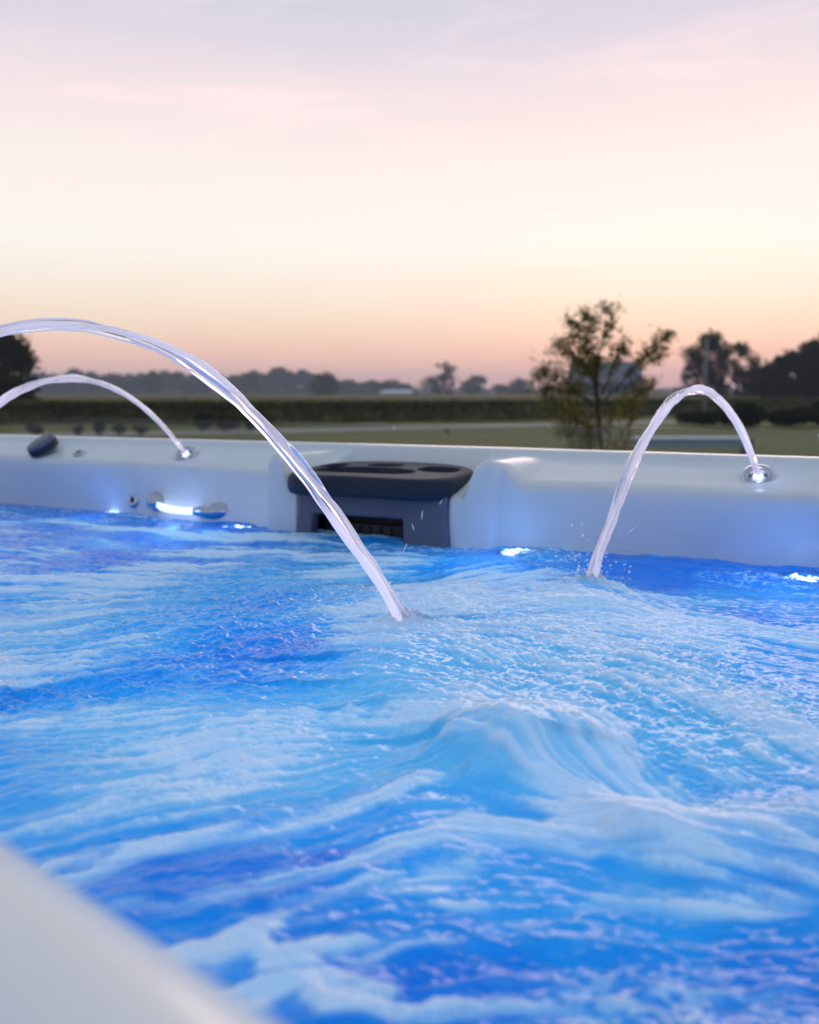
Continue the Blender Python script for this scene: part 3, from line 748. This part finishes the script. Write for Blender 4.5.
# crop field (dense plants one cannot count)
def crops():
    rg = np.random.default_rng(12)
    us = np.array([-900, -500, -200, 0, 120, 250, 400, 530, 650, 760, 900, 1150, 1500]); vs = np.array([424, 424, 424, 424, 423.5, 424, 422, 420, 416, 413, 412, 412, 412])
    fr = np.array([onz(u, v, 0) for u, v in zip(us, vs)])
    m = 260; ti = np.linspace(0, len(us) - 1, m); fr = np.stack([np.interp(ti, range(len(us)), fr[:, i]) for i in range(3)], -1)
    uu = np.interp(ti, range(len(us)), us)
    dirs = fr / np.linalg.norm(fr, axis=1)[:, None]
    D0 = np.linalg.norm(fr, axis=1)
    ds = np.concatenate([[0, .05, .4, 1, 2], np.geomspace(4, 420, 60)])
    V = []
    for i, d_ in enumerate(ds):
        P = dirs * (D0 + d_)[:, None]
        h = .88 + .16 * vnoise(P[:, 0], P[:, 1], .9, 3, 3) + .14 * vnoise(P[:, 0], P[:, 1], .22, 8, 2) + .05 * vnoise(P[:, 0], P[:, 1], .08, 5, 2)
        h = h + (.30 * sstep(5, 90, d_)) * (.35 + .65 * sstep(480, 640, uu)) + .05 * sstep(60, 300, d_)
        if i == 0: h = 0 * h
        elif i == 1: h = h * .8
        P[:, 2] = h; V.append(P)
    V = np.concatenate(V); me = np_mesh('crop', V, grid_faces(len(ds), m))
    # leafy front and top rows
    n = 46000; k = rg.integers(0, m - 1, n); t = rg.random(n)[:, None]; P = fr[k] * (1 - t) + fr[k + 1] * t
    dr = P / np.linalg.norm(P, axis=1)[:, None]; dd = rg.exponential(1.6, n); dd[:n // 2] *= .2
    P = P + dr * dd[:, None]; P[:, 2] = np.where(dd < .8, rg.random(n) * 1.0, .84 + rg.random(n) * .16)
    LV, LF = leaf_quads(P, .30, rg)
    o = link('crop_field', me, M['crop'], smooth=True, kind='stuff', label='wide field of low leafy crops beyond the gravel road', cat='crop field')
    LM = np_mesh('crop_leaves', LV, LF); link('crop_leaves', LM, M['leaf_crop'], o, False, kind='stuff')
crops()

# ---- trees
def branch(parts, p, d, L, r, rg, depth, tips, bend=.25):
    n = 6; P = [np.array(p)]; d = np.array(d, float); d /= np.linalg.norm(d)
    for i in range(n):
        d = d + rg.normal(size=3) * bend * .35; d[2] += .05; d /= np.linalg.norm(d); P.append(P[-1] + d * L / n)
    parts.append(tube(P, np.linspace(r, r * .45, n + 1), 7 if depth > 0 else 5))
    tips.extend([(q, depth) for q in P[2:]])
    if depth > 0:
        for _ in range(4):
            i = rg.integers(2, n + 1); nd = d * .6 + rg.normal(size=3) * .6; nd[2] = abs(nd[2]) * .8 + .1
            branch(parts, P[i], nd, L * .62, r * .5, rg, depth - 1, tips, bend)

def tree(name, label, u, D, vtop, hw, vbase=None, leaf='leaf_dark', nl=5000, lumps=14, seed=1, cat='tree', group=None, gap=.0, ls=None, shape=(1, 1), crown_low=.2, skirt=0):
    rg = np.random.default_rng(seed)
    b = at(u, 393, D); top = at(u, vtop, D)[2]; w = hw * D / FPX
    o = empty(name, (b[0], b[1], 0), label=label, cat=cat, group=group)
    H = top; parts = []; tips = []
    tr = max(.03, .035 * w + .012 * H)
    z1 = H * .72; n = 8; P = [np.array([0, 0, 0.])]
    for i in range(n): P.append(np.array([rg.normal() * w * .03 * i / 2, rg.normal() * w * .03 * i / 2, z1 * (i + 1) / n]))
    parts.append(tube(P, np.linspace(tr, tr * .35, n + 1), 9))
    for i in range(7):
        q = P[2 + i % 6]; a = rg.random() * 6.28
        branch(parts, q, (math.cos(a), math.sin(a), .8), w * .6, tr * .4, rg, 1, tips)
    V, Fc = merge(parts); link('trunk', np_mesh('trunk', V, Fc), M['bark'], o)
    # crown: clumps of leaves over uneven lumps
    C = []
    zc = H * (crown_low + (1 - crown_low) * .5); rz = H * (1 - crown_low) * .5
    lumps = int(lumps * 2.6); nl = int(nl * 1.5)
    for i in range(lumps):
        a = rg.random() * 6.28; t = rg.random() ** .5 * .84; zz = rg.uniform(-1, .86)
        rad = math.sqrt(max(0, 1 - max(zz, 0) ** 2 - .25 * min(zz, 0) ** 2)) * t
        c = np.array([math.cos(a) * rad * w, math.sin(a) * rad * w, zc + zz * rz]); lr = w * rg.uniform(.12, .30); c[2] = min(c[2], H - lr * rg.uniform(.8, 1.6))
        if i == 0: c = np.array([w * .1, 0, H - lr * .75])
        m = int(nl / lumps * (lr / (w * .21)) ** 1.6)
        v = rg.normal(size=(m, 3)) * .62 * lr * np.array([1, 1, .8]); v += c
        C.append(v)
    C = np.concatenate(C); C[:, 2] = np.maximum(C[:, 2], .05)
    if gap: C = C[(vnoise(C[:, 0] / w * 5, C[:, 2] / w * 5 + C[:, 1] / w * 2, 1, seed + 5, 2) > -gap)]
    size = ls or w * .10
    V, Fc = leaf_quads(C, size, rg); link('crown', np_mesh('crown', V, Fc), M[leaf], o, False)
    return o

tree('tree', 'large dark leafy tree cut by the left edge', 4, 62, 334, 38, nl=9000, lumps=22, seed=21, crown_low=.12, ls=.26, gap=.35)
tree('tree', 'dark rounded tree standing before the distant wood', 325, 300, 372, 16, nl=2500, seed=22, crown_low=.02, leaf='leaf_wood')
tree('tree', 'small hazy tree above the white roof', 390, 430, 379, 12, nl=1800, seed=23, crown_low=.02, leaf='leaf_wood')
tree('tree', 'tall open-crowned tree in the middle of the skyline', 444, 330, 362, 14, nl=2600, seed=24, crown_low=.08, leaf='leaf_wood', gap=.5)
tree('tree', 'low bushy tree left of the tall middle tree', 430, 332, 376, 11, nl=1500, seed=25, crown_low=.02, leaf='leaf_wood')
tree('tree', 'hazy round tree right of the tall middle tree', 474, 430, 375, 15, nl=2200, seed=26, crown_low=.02, leaf='leaf_wood')
tree('tree', 'hazy spreading tree at the foot of the sapling', 516, 440, 378, 15, nl=2200, seed=27, crown_low=.02, leaf='leaf_wood')
tree('tree', 'low hazy tree just left of the sapling', 500, 445, 384, 10, nl=1200, seed=37, crown_low=.02, leaf='leaf_wood')
tree('tree', 'tall dark tree with ragged crown behind the pole', 706, 118, 331, 24, nl=5000, lumps=18, seed=28, crown_low=.06, gap=.5)
tree('tree', 'dark tree with open crown right of the pole', 737, 122, 342, 23, nl=4200, lumps=16, seed=29, crown_low=.04, gap=.45)
tree('tree', 'low dark tree filling the dip in the right treeline', 764, 118, 366, 26, nl=8000, seed=30, crown_low=.02)
tree('tree', 'short dark tree at the left foot of the pole trees', 692, 119, 362, 14, nl=1800, seed=38, crown_low=.02, gap=.3)
tree('tree', 'dark dense tree stepping up towards the right edge', 788, 98, 352, 30, nl=8500, seed=31, crown_low=.0, gap=.4)
tree('tree', 'tallest dark tree at the right edge', 820, 96, 333, 30, nl=12000, lumps=28, seed=32, crown_low=.0, gap=.35)
tree('tree', 'dark tree mostly beyond the right edge', 850, 92, 342, 32, nl=9000, lumps=22, seed=33, crown_low=.0)

# far wood: one mass
def wood():
    rg = np.random.default_rng(41); C = []
    for u in np.arange(-700, 410, 3.2):
        D = 560 + rg.normal() * 25; vt = 376.5 + 1.2 * math.sin(u * .031) + rg.normal() * 2.0
        if 330 < u: vt = 381 + (u - 330) * .05 + rg.normal()
        for (uc, dv) in ((78, -6), (165, -5), (250, -7), (278, -8), (300, -3)): vt += dv * math.exp(-((u - uc) / 9) ** 2)
        c = at(u, vt, D); r = rg.uniform(2.4, 4.6)
        c[2] = max(c[2], 4)
        m = 130; v = rg.normal(size=(m, 3)); v /= np.linalg.norm(v, axis=1)[:, None]; v *= (rg.random(m) ** .4)[:, None] * r * [1, 1, .9]
        C.append(v + [c[0], c[1], c[2] - r * .8])
        m = 70; v = rg.random((m, 3)) * [8, 8, 1] - [4, 4, 0]; v[:, 2] *= c[2] - r * .5; C.append(v + [c[0], c[1], 0])
    for u in np.concatenate([np.arange(405, 570, 9), np.arange(640, 1500, 9)]):
        D = 700 + rg.normal() * 25; c = at(u, 389.0 + rg.normal() * .7, D); m = 60
        v = rg.normal(size=(m, 3)) * [3, 3, 1.2]; C.append(v + [c[0], c[1], max(c[2] - 1.5, 1)])
    C = np.concatenate(C); C[:, 2] = np.maximum(C[:, 2], .2)
    V, Fc = leaf_quads(C, 2.6, rg); link('far_wood', np_mesh('wood', V, Fc), M['leaf_wood'], None, False, kind='stuff', label='hazy blue-grey wood along the horizon on the left', cat='wood')
wood()

# shrubs
def shrub(u, vb, hpx, wpx, label, seed, group=None, leaf='leaf_hedge', n=900, D=None):
    rg = np.random.default_rng(seed)
    b = onz(u, vb, 0) if D is None else at(u, 393, D); D = b @ FH; w = wpx * D / FPX / 2; h = hpx * D / FPX
    o = empty('shrub', (b[0], b[1], 0), label=label, cat='shrub', group=group)
    st = []
    for q in range(5):
        a = rg.random() * 6.28; st.append(tube([(0, 0, 0), (math.cos(a) * w * .2, math.sin(a) * w * .2, h * .3), (math.cos(a) * w * .5, math.sin(a) * w * .5, h * .7)], [.02, .015, .008], 5))
    V, Fc = merge(st); link('stem', np_mesh('stem', V, Fc), M['bark'], o)
    C = []
    for q in range(9):
        a = rg.random() * 6.28; t = rg.random() * .6; c = [math.cos(a) * t * w, math.sin(a) * t * w, h * rg.uniform(.3, .75)]; m = n // 9
        v = rg.normal(size=(m, 3)); v /= np.linalg.norm(v, axis=1)[:, None]; v *= (rg.random(m) ** .4)[:, None] * np.array([w * .5, w * .5, h * .3]); C.append(v + c)
    C = np.concatenate(C); C[:, 2] = np.clip(C[:, 2], .02, h)
    V, Fc = leaf_quads(C, min(w, h) * .2, rg); link('foliage', np_mesh('foliage', V, Fc), M[leaf], o, False)
G1 = 'small shrubs in a row across the lawn'
for i, (u, vb, hp, wp, lb) in enumerate(((35, 436, 13, 20, 'leftmost small shrub of the row on the lawn'), (78, 436, 11, 16, 'smallest shrub, second from the left in the row'),
        (99, 436, 16, 20, 'tallest small shrub in the middle of the row'), (119, 436, 13, 17, 'small shrub just right of the tallest in the row'), (141, 435, 10, 18, 'low flat shrub at the right end of the row'))):
    shrub(u, vb, hp, wp, lb, 60 + i, G1)
G2 = 'dark bushes at the field edge behind the thin jet'
for i, (u, vb, hp, wp, lb) in enumerate(((204, 431, 19, 30, 'dark field-edge bush right of the left nozzle'), (228, 431, 16, 30, 'middle dark bush of three at the field edge'), (250, 431, 18, 26, 'dark field-edge bush nearest the big water arc'))):
    shrub(u, vb, hp, wp, lb, 70 + i, G2)
G3 = 'dark bushes beyond the lawn on the right'
for i, (u, vb, hp, wp, lb) in enumerate(((702, 425, 14, 60, 'low dark bush seen under the right jet apex'), (742, 427, 24, 66, 'broad dark bush right of the jet apex'), (786, 427, 20, 60, 'dark bush between the broad bush and right edge'), (818, 426, 28, 44, 'tallest dark bush at the right edge'))):
    shrub(u, vb, hp, wp, lb, 80 + i, G3, n=2600)
shrub(575, 426, 10, 10, 'tiny seedling shrub beside the sapling', 91, n=250)
shrub(447, 434, 7, 7, 'tiny dark shrub on the open lawn', 92, n=150)

# ---- foreground sapling
def sapling():
    rg = np.random.default_rng(5); D = 11.5
    b = at(600, 393, D); o = empty('sapling', (b[0], b[1], 0), label='young feathery sapling with open crown behind the spa', cat='tree')
    px = D / FPX
    def Pt(u, v, dz=0):
        p = at(u, v, D + dz); return p - np.array([b[0], b[1], 0])
    parts = []; leaves = []
    def limb(pts, r0, r1, lr, n, tw=.07, frm=.25):
        P = np.array([Pt(*q) for q in pts]); t = np.linspace(0, len(P) - 1, 26)
        P = np.stack([np.interp(t, range(len(P)), P[:, i]) for i in range(3)], -1)
        for _ in range(2): P[1:-1] = (P[:-2] + P[1:-1] * 2 + P[2:]) / 4
        P[1:] += rg.normal(size=(25, 3)) * .006
        parts.append(tube(P, np.linspace(r0, r1, 26), 7))
        for _ in range(n):
            i = int(26 * (frm + (1 - frm) * rg.random())) - 1; p = P[max(i, 1)]
            d = (P[min(i + 1, 25)] - P[max(i - 1, 0)]); d /= np.linalg.norm(d); d = d * .8 + rg.normal(size=3) * .7; d[2] += .15; d /= np.linalg.norm(d)
            L = tw * (.5 + rg.random() * 1.2)
            q = p + d * L; e = q + (d + rg.normal(size=3) * .4) * L * .5
            parts.append(tube([p, q, e], [.0035, .0025, .0015], 4))
            m = rg.integers(int(lr * 1.2), int(2.6 * lr)); tt = rg.random(m)[:, None] ** .7
            leaves.append(p + (e - p) * tt + rg.normal(size=(m, 3)) * .032)
    base = (600, 520)
    limb([base, (601, 440), (598, 400), (592, 370)], .030, .018, 5, 26, .10, .3)
    limb([(598, 400), (596, 372, .1), (600, 350), (604, 335), (612, 318), (607, 306)], .016, .003, 8, 46, .085)
    limb([(600, 352), (590, 340), (578, 337), (566, 338), (558, 346)], .008, .002, 8, 34, .075)
    limb([(604, 330), (594, 330), (582, 332), (574, 326), (566, 316)], .007, .002, 8, 34, .07)
    limb([(606, 322), (590, 320), (582, 311)], .005, .002, 8, 22, .05)
    limb([(597, 385), (585, 368, -.3), (575, 357), (565, 352)], .011, .002, 9, 44, .09)
    limb([(598, 410), (580, 395, .3), (562, 378), (548, 368), (538, 378)], .012, .002, 9, 54, .09)
    limb([(592, 400), (570, 392, -.2), (552, 388), (540, 392)], .008, .002, 8, 44, .09)
    limb([(600, 405), (618, 385, .3), (635, 368), (648, 355), (658, 345), (668, 337)], .012, .002, 7, 56, .075, .45)
    limb([(635, 372), (652, 362), (664, 352)], .005, .002, 7, 18, .06)
    limb([(602, 395), (612, 372, -.3), (618, 355), (624, 345)], .009, .002, 8, 40, .085)
    limb([(600, 380), (594, 362), (584, 350)], .008, .003, 9, 44, .09)
    limb([(600, 430), (622, 408, .4), (640, 392), (655, 385)], .010, .002, 8, 44, .10)
    limb([(600, 430), (575, 420, -.4), (560, 405), (552, 398)], .009, .002, 7, 30, .10)
    for q in range(9):
        a = rg.uniform(-1, 1); limb([(600 + a * 10, 490), (600 + a * 36, 450 - abs(a) * 10, rg.normal() * .3), (600 + a * 46, 412 + rg.normal() * 8, rg.normal() * .3)], .008, .002, 7, 26, .14, .1)
    V, Fc = merge(parts); link('trunk', np_mesh('trunk', V, Fc), M['bark'], o)
    C = np.concatenate(leaves); V, Fc = leaf_quads(C, .033, rg); link('crown', np_mesh('crown', V, Fc), M['leaf_sap'], o, False)
sapling()

# ---- buildings, pole, bench
def gabled(name, label, u, D, wpx, hwall, hroof, wm, rm, dep=7, wins=3, cat='house', ang=0, lean=True):
    b = at(u, 393, D); w = wpx * D / FPX
    o = empty(name, (b[0], b[1], 0), YAW + ang, label=label, cat=cat)
    bm = bmesh.new(); add_box(bm, -w / 2, w / 2, -dep / 2, dep / 2, 0, hwall)
    for s in (-1, 1):
        x = s * w / 2
        v = [bm.verts.new((x, -dep / 2, hwall + .001)), bm.verts.new((x, dep / 2, hwall + .001)), bm.verts.new((x, 0, hwall + hroof - .1))]; bm.faces.new(v)
    bm_obj('wall', bm, wm, o)
    bm = bmesh.new(); t = .14; e = .35
    for s in (-1, 1):
        k_ = (dep / 2 + e) / (dep / 2)
        y1 = s * (dep / 2 + e); z1 = hwall - hroof * (k_ - 1) ; z0 = hwall + hroof
        vs = [bm.verts.new((x, y, z + dz)) for dz in (0, t) for (x, y, z) in ((-w / 2 - e, 0.005 * s, z0), (w / 2 + e, 0.005 * s, z0), (w / 2 + e, y1, z1), (-w / 2 - e, y1, z1))]
        for f in ((0, 1, 2, 3), (4, 5, 6, 7), (0, 1, 5, 4), (1, 2, 6, 5), (2, 3, 7, 6), (3, 0, 4, 7)): bm.faces.new([vs[i] for i in f])
    bmesh.ops.recalc_face_normals(bm, faces=bm.faces)
    rf = bm_obj('roof', bm, rm, o)
    for i in range(wins):
        x = -w / 2 + w * (i + .7) / (wins + .4)
        bm = bmesh.new(); add_box(bm, x - .5, x + .5, -dep / 2 - .06, -dep / 2 - .002, hwall * .45, hwall * .85); wf = bm_obj('window', bm, M['white_metal'], o)
        bm = bmesh.new(); add_box(bm, x - .42, x + .42, -dep / 2 - .068, -dep / 2 - .063, hwall * .48, hwall * .82); bm_obj('pane', bm, M['dark_glass'], wf)
    return o, rf, w
ho, hr, hw_ = gabled('farmhouse', 'grey farmhouse half hidden behind the sapling', 604, 150, 62, 3.0, 3.0, M['wall_house'], M['roof_house'], 9, 4)
bm = bmesh.new(); add_box(bm, 1.6, 2.3, -.4, .4, 5.2, 7.0); bm_obj('chimney', bm, M['cabinet'], hr)
tree('tree', 'dark dense tree against the right end of the farmhouse', 632, 140, 365, 13, nl=2200, seed=34, crown_low=.0)
tree('tree', 'dark tree against the left end of the farmhouse', 577, 142, 368, 12, nl=1800, seed=35, crown_low=.0)
gabled('barn', 'long low white barn on the horizon', 398, 310, 26, 1.4, .9, M['white_metal'], M['white_metal'], 8, 0, 'barn')
gabled('shed', 'tiny white shed left of the long barn', 384, 312, 6, 1.2, .7, M['white_metal'], M['white_metal'], 3, 0, 'shed')
gabled('greenhouse', 'pale low shed at the foot of the tall middle tree', 424, 316, 10, 1.4, .6, M['white_metal'], M['roof_house'], 4, 0, 'shed')

def pole():
    b = at(705, 393, 50); zt = at(705, 341, 50)[2]
    o = empty('utility_pole', (b[0], b[1], 0), YAW, label='slender grey pole in front of the dark trees', cat='pole')
    link('post', np_mesh('post', *tube([(0, 0, 0), (0, 0, zt * .5), (0, 0, zt)], [.13, .115, .09], 14)), M['pole'], o)
    bm = bmesh.new(); add_box(bm, -.12, .12, -.1, .1, zt + .001, zt + .10); bm_obj('pole_cap', bm, M['roof_house'], o, bevel=.02)
pole()
def bench():
    b = onz(692, 449, 0); D = b @ FH; D = 24.; b = at(692, 393, D); s = D / FPX
    zt = at(692, 437, D)[2]; L = 114 * s
    o = empty('bench', (b[0], b[1], 0), YAW, label='long low pale blue bench on the lawn behind the right jet', cat='bench')
    bm = bmesh.new(); add_box(bm, -L / 2, L / 2 - .1, -.28, .28, zt - .07, zt); bm_obj('seat', bm, M['bench_top'], o, bevel=.01)
    bm = bmesh.new(); add_box(bm, -L / 2 + .05, L / 2 - .1, -.22, .22, zt - .25, zt - .072); bm_obj('apron', bm, M['bench_side'], o, bevel=.01)
    for x in (-L / 2 + .12, L / 2 - .05):
        bm = bmesh.new(); add_box(bm, x - .045 if x > 0 else x - .1, x + .11 if x > 0 else x + .0, -.29 if x > 0 else -.215, .29 if x > 0 else .215, 0, zt - .03 if x > 0 else zt - .252); bm_obj('leg', bm, M['bench_cap'], o, bevel=.01)
bench()

# ================================================================== HAZE
bm = bmesh.new(); add_box(bm, -1000, 1000, -60, 1000, -1.0, 22)
k = N('haze_air'); pv = k.n('ShaderNodeVolumePrincipled'); pv.inputs['Color'].default_value = (.74, .84, 1.0, 1); pv.inputs['Density'].default_value = .00075
pv.inputs['Anisotropy'].default_value = .2
k.l(pv.outputs[0], k.out.inputs['Volume'])
bm_obj('haze', bm, k.m, kind='stuff', label='thin evening haze over the fields', cat='haze')

# ================================================================== SKY + SUN
w = bpy.data.worlds.new('World'); sc.world = w; w.use_nodes = True; nt = w.node_tree; nt.nodes.clear()
class KW:
    t = nt
    def n(s, ty, **kk):
        x = nt.nodes.new(ty)
        for a, b in kk.items(): setattr(x, a, b)
        return x
    def l(s, a, b): nt.links.new(a, b)
k = KW(); out = k.n('ShaderNodeOutputWorld'); bg = k.n('ShaderNodeBackground'); k.l(bg.outputs[0], out.inputs[0])
SUN_AZ = R_(-12)          # azimuth of the glow, measured from +Y towards +X
SUN_EL = R_(2.0)
tc = k.n('ShaderNodeTexCoord'); sep = k.n('ShaderNodeSeparateXYZ'); k.l(tc.outputs['Generated'], sep.inputs[0])
def mth(op, a, b=None, c=None):
    x = k.n('ShaderNodeMath', operation=op)
    for i, v in enumerate((a, b, c)):
        if v is None: continue
        if isinstance(v, (int, float)): x.inputs[i].default_value = v
        else: k.l(v, x.inputs[i])
    return x.outputs[0]
z = sep.outputs['Z']
mp = k.n('ShaderNodeMapping'); mp.inputs['Scale'].default_value = (1.0, 1.0, 7.0); mp.inputs['Rotation'].default_value = (R_(6), R_(4), 0)
k.l(tc.outputs['Generated'], mp.inputs[0])
nz = k.n('ShaderNodeTexNoise'); nz.inputs['Scale'].default_value = 1.7; nz.inputs['Detail'].default_value = 7; nz.inputs['Roughness'].default_value = .55; nz.inputs['Distortion'].default_value = .5
k.l(mp.outputs[0], nz.inputs['Vector'])
wob = mth('MULTIPLY', mth('SUBTRACT', nz.outputs['Fac'], .5), .045)
zz = mth('MAXIMUM', mth('ADD', z, mth('MULTIPLY', wob, mth('MINIMUM', mth('MULTIPLY', mth('MAXIMUM', z, 0), 6), 1))), 0)
# stops by sin(elevation)
def sk_(r, g, b_):
    c_ = lin(r, g, b_); return (c_[0] / 1.20, c_[1] / 1.20, c_[2] / 1.19, 1)
st = [(0, sk_(226, 190, 190)), (.012, sk_(246, 199, 190)), (.04, sk_(254, 211, 190)), (.065, sk_(254, 227, 204)), (.095, sk_(253, 239, 222)), (.143, sk_(254, 249, 242)),
      (.22, sk_(251, 239, 235)), (.274, sk_(243, 227, 229)), (.32, sk_(221, 215, 226)), (.373, sk_(202, 205, 221)), (.42, sk_(188, 199, 217)), (.55, sk_(162, 180, 202)), (.8, sk_(146, 166, 190)), (1, sk_(142, 163, 188))]
rW = ramp(k, zz, st)
stE = [(0, sk_(140, 138, 150)), (.1, sk_(168, 162, 176)), (.3, sk_(162, 166, 186)), (1, sk_(142, 163, 188))]
rE = ramp(k, zz, stE)
# closeness to the sun's azimuth
az = mth('ADD', mth('MULTIPLY', sep.outputs['X'], math.sin(SUN_AZ)), mth('MULTIPLY', sep.outputs['Y'], math.cos(SUN_AZ)))
hl = mth('SQRT', mth('ADD', mth('MULTIPLY', sep.outputs['X'], sep.outputs['X']), mth('MULTIPLY', sep.outputs['Y'], sep.outputs['Y'])))
ca = mth('DIVIDE', az, mth('MAXIMUM', hl, .001))
mr = k.n('ShaderNodeMapRange', interpolation_type='SMOOTHSTEP'); mr.inputs[1].default_value = -.6; mr.inputs[2].default_value = .75; k.l(ca, mr.inputs[0])
mixa = k.n('ShaderNodeMix', data_type='RGBA'); k.l(mr.outputs[0], mixa.inputs[0]); k.l(rE.outputs[0], mixa.inputs[6]); k.l(rW.outputs[0], mixa.inputs[7])
# pink cirrus streaks
mp2 = k.n('ShaderNodeMapping'); mp2.inputs['Scale'].default_value = (1.2, 1.2, 9.0); mp2.inputs['Rotation'].default_value = (R_(-8), R_(5), R_(20)); mp2.inputs['Location'].default_value = (.3, .7, .2)
k.l(tc.outputs['Generated'], mp2.inputs[0])
n3 = k.n('ShaderNodeTexNoise'); n3.inputs['Scale'].default_value = 2.1; n3.inputs['Detail'].default_value = 8; n3.inputs['Roughness'].default_value = .58; n3.inputs['Distortion'].default_value = .8
k.l(mp2.outputs[0], n3.inputs['Vector'])
cr = k.n('ShaderNodeMapRange', interpolation_type='SMOOTHSTEP'); cr.inputs[1].default_value = .48; cr.inputs[2].default_value = .72; cr.inputs[4].default_value = .55; k.l(n3.outputs['Fac'], cr.inputs[0])
el = k.n('ShaderNodeMapRange', interpolation_type='SMOOTHSTEP'); el.inputs[1].default_value = .10; el.inputs[2].default_value = .24; k.l(z, el.inputs[0])
mixc = k.n('ShaderNodeMix', data_type='RGBA'); k.l(mth('MULTIPLY', mth('MULTIPLY', cr.outputs[0], el.outputs[0]), mr.outputs[0]), mixc.inputs[0]); k.l(mixa.outputs[2], mixc.inputs[6]); mixc.inputs[7].default_value = lin(252, 222, 222)
# physical sky adds a little of its own
sky = k.n('ShaderNodeTexSky', sky_type='NISHITA'); sky.sun_disc = False; sky.sun_elevation = SUN_EL; sky.sun_rotation = SUN_AZ; sky.air_density = 1.4; sky.dust_density = 2.5
sk = k.n('ShaderNodeMix', data_type='RGBA', blend_type='ADD'); sk.inputs[0].default_value = .012; k.l(mixc.outputs[2], sk.inputs[6]); k.l(sky.outputs[0], sk.inputs[7])
k.l(sk.outputs[2], bg.inputs[0]); bg.inputs[1].default_value = 1.0
L = bpy.data.lights.new('sun', 'SUN'); L.energy = .8; L.angle = R_(38); L.color = (1, .74, .66)
so = bpy.data.objects.new('sun', L); col.objects.link(so)
dv = Vector((math.sin(SUN_AZ) * math.cos(R_(7)), math.cos(SUN_AZ) * math.cos(R_(7)), math.sin(R_(7))))
so.rotation_mode = 'QUATERNION'; so.rotation_quaternion = Vector((0, 0, 1)).rotation_difference(dv); so.location = (0, 20, 10)

# ================================================================== CAMERA
cd = bpy.data.cameras.new('camera'); cam = bpy.data.objects.new('camera', cd); col.objects.link(cam); sc.camera = cam
cam.location = EYE; cam.rotation_euler = (R_(90) - PIT, 0, YAW)
cd.sensor_fit = 'VERTICAL'; cd.sensor_height = 36; cd.lens = 36 * FPX / 1024
cd.clip_start = .02; cd.clip_end = 8000
cd.dof.use_dof = True; cd.dof.focus_distance = 1.5; cd.dof.aperture_fstop = 4.2
sc.view_settings.view_transform = 'Standard'; sc.view_settings.look = 'None'; sc.view_settings.gamma = 1; sc.view_settings.use_curve_mapping = False
sc.view_settings.exposure = 0.30
cy = sc.cycles
cy.max_bounces = 8; cy.diffuse_bounces = 3; cy.glossy_bounces = 3; cy.transmission_bounces = 6; cy.transparent_max_bounces = 10; cy.volume_bounces = 0
cy.caustics_reflective = False; cy.caustics_refractive = False; cy.sample_clamp_indirect = 6
cy.use_denoising = True
try: cy.denoiser = 'OPENIMAGEDENOISE'
except Exception: pass
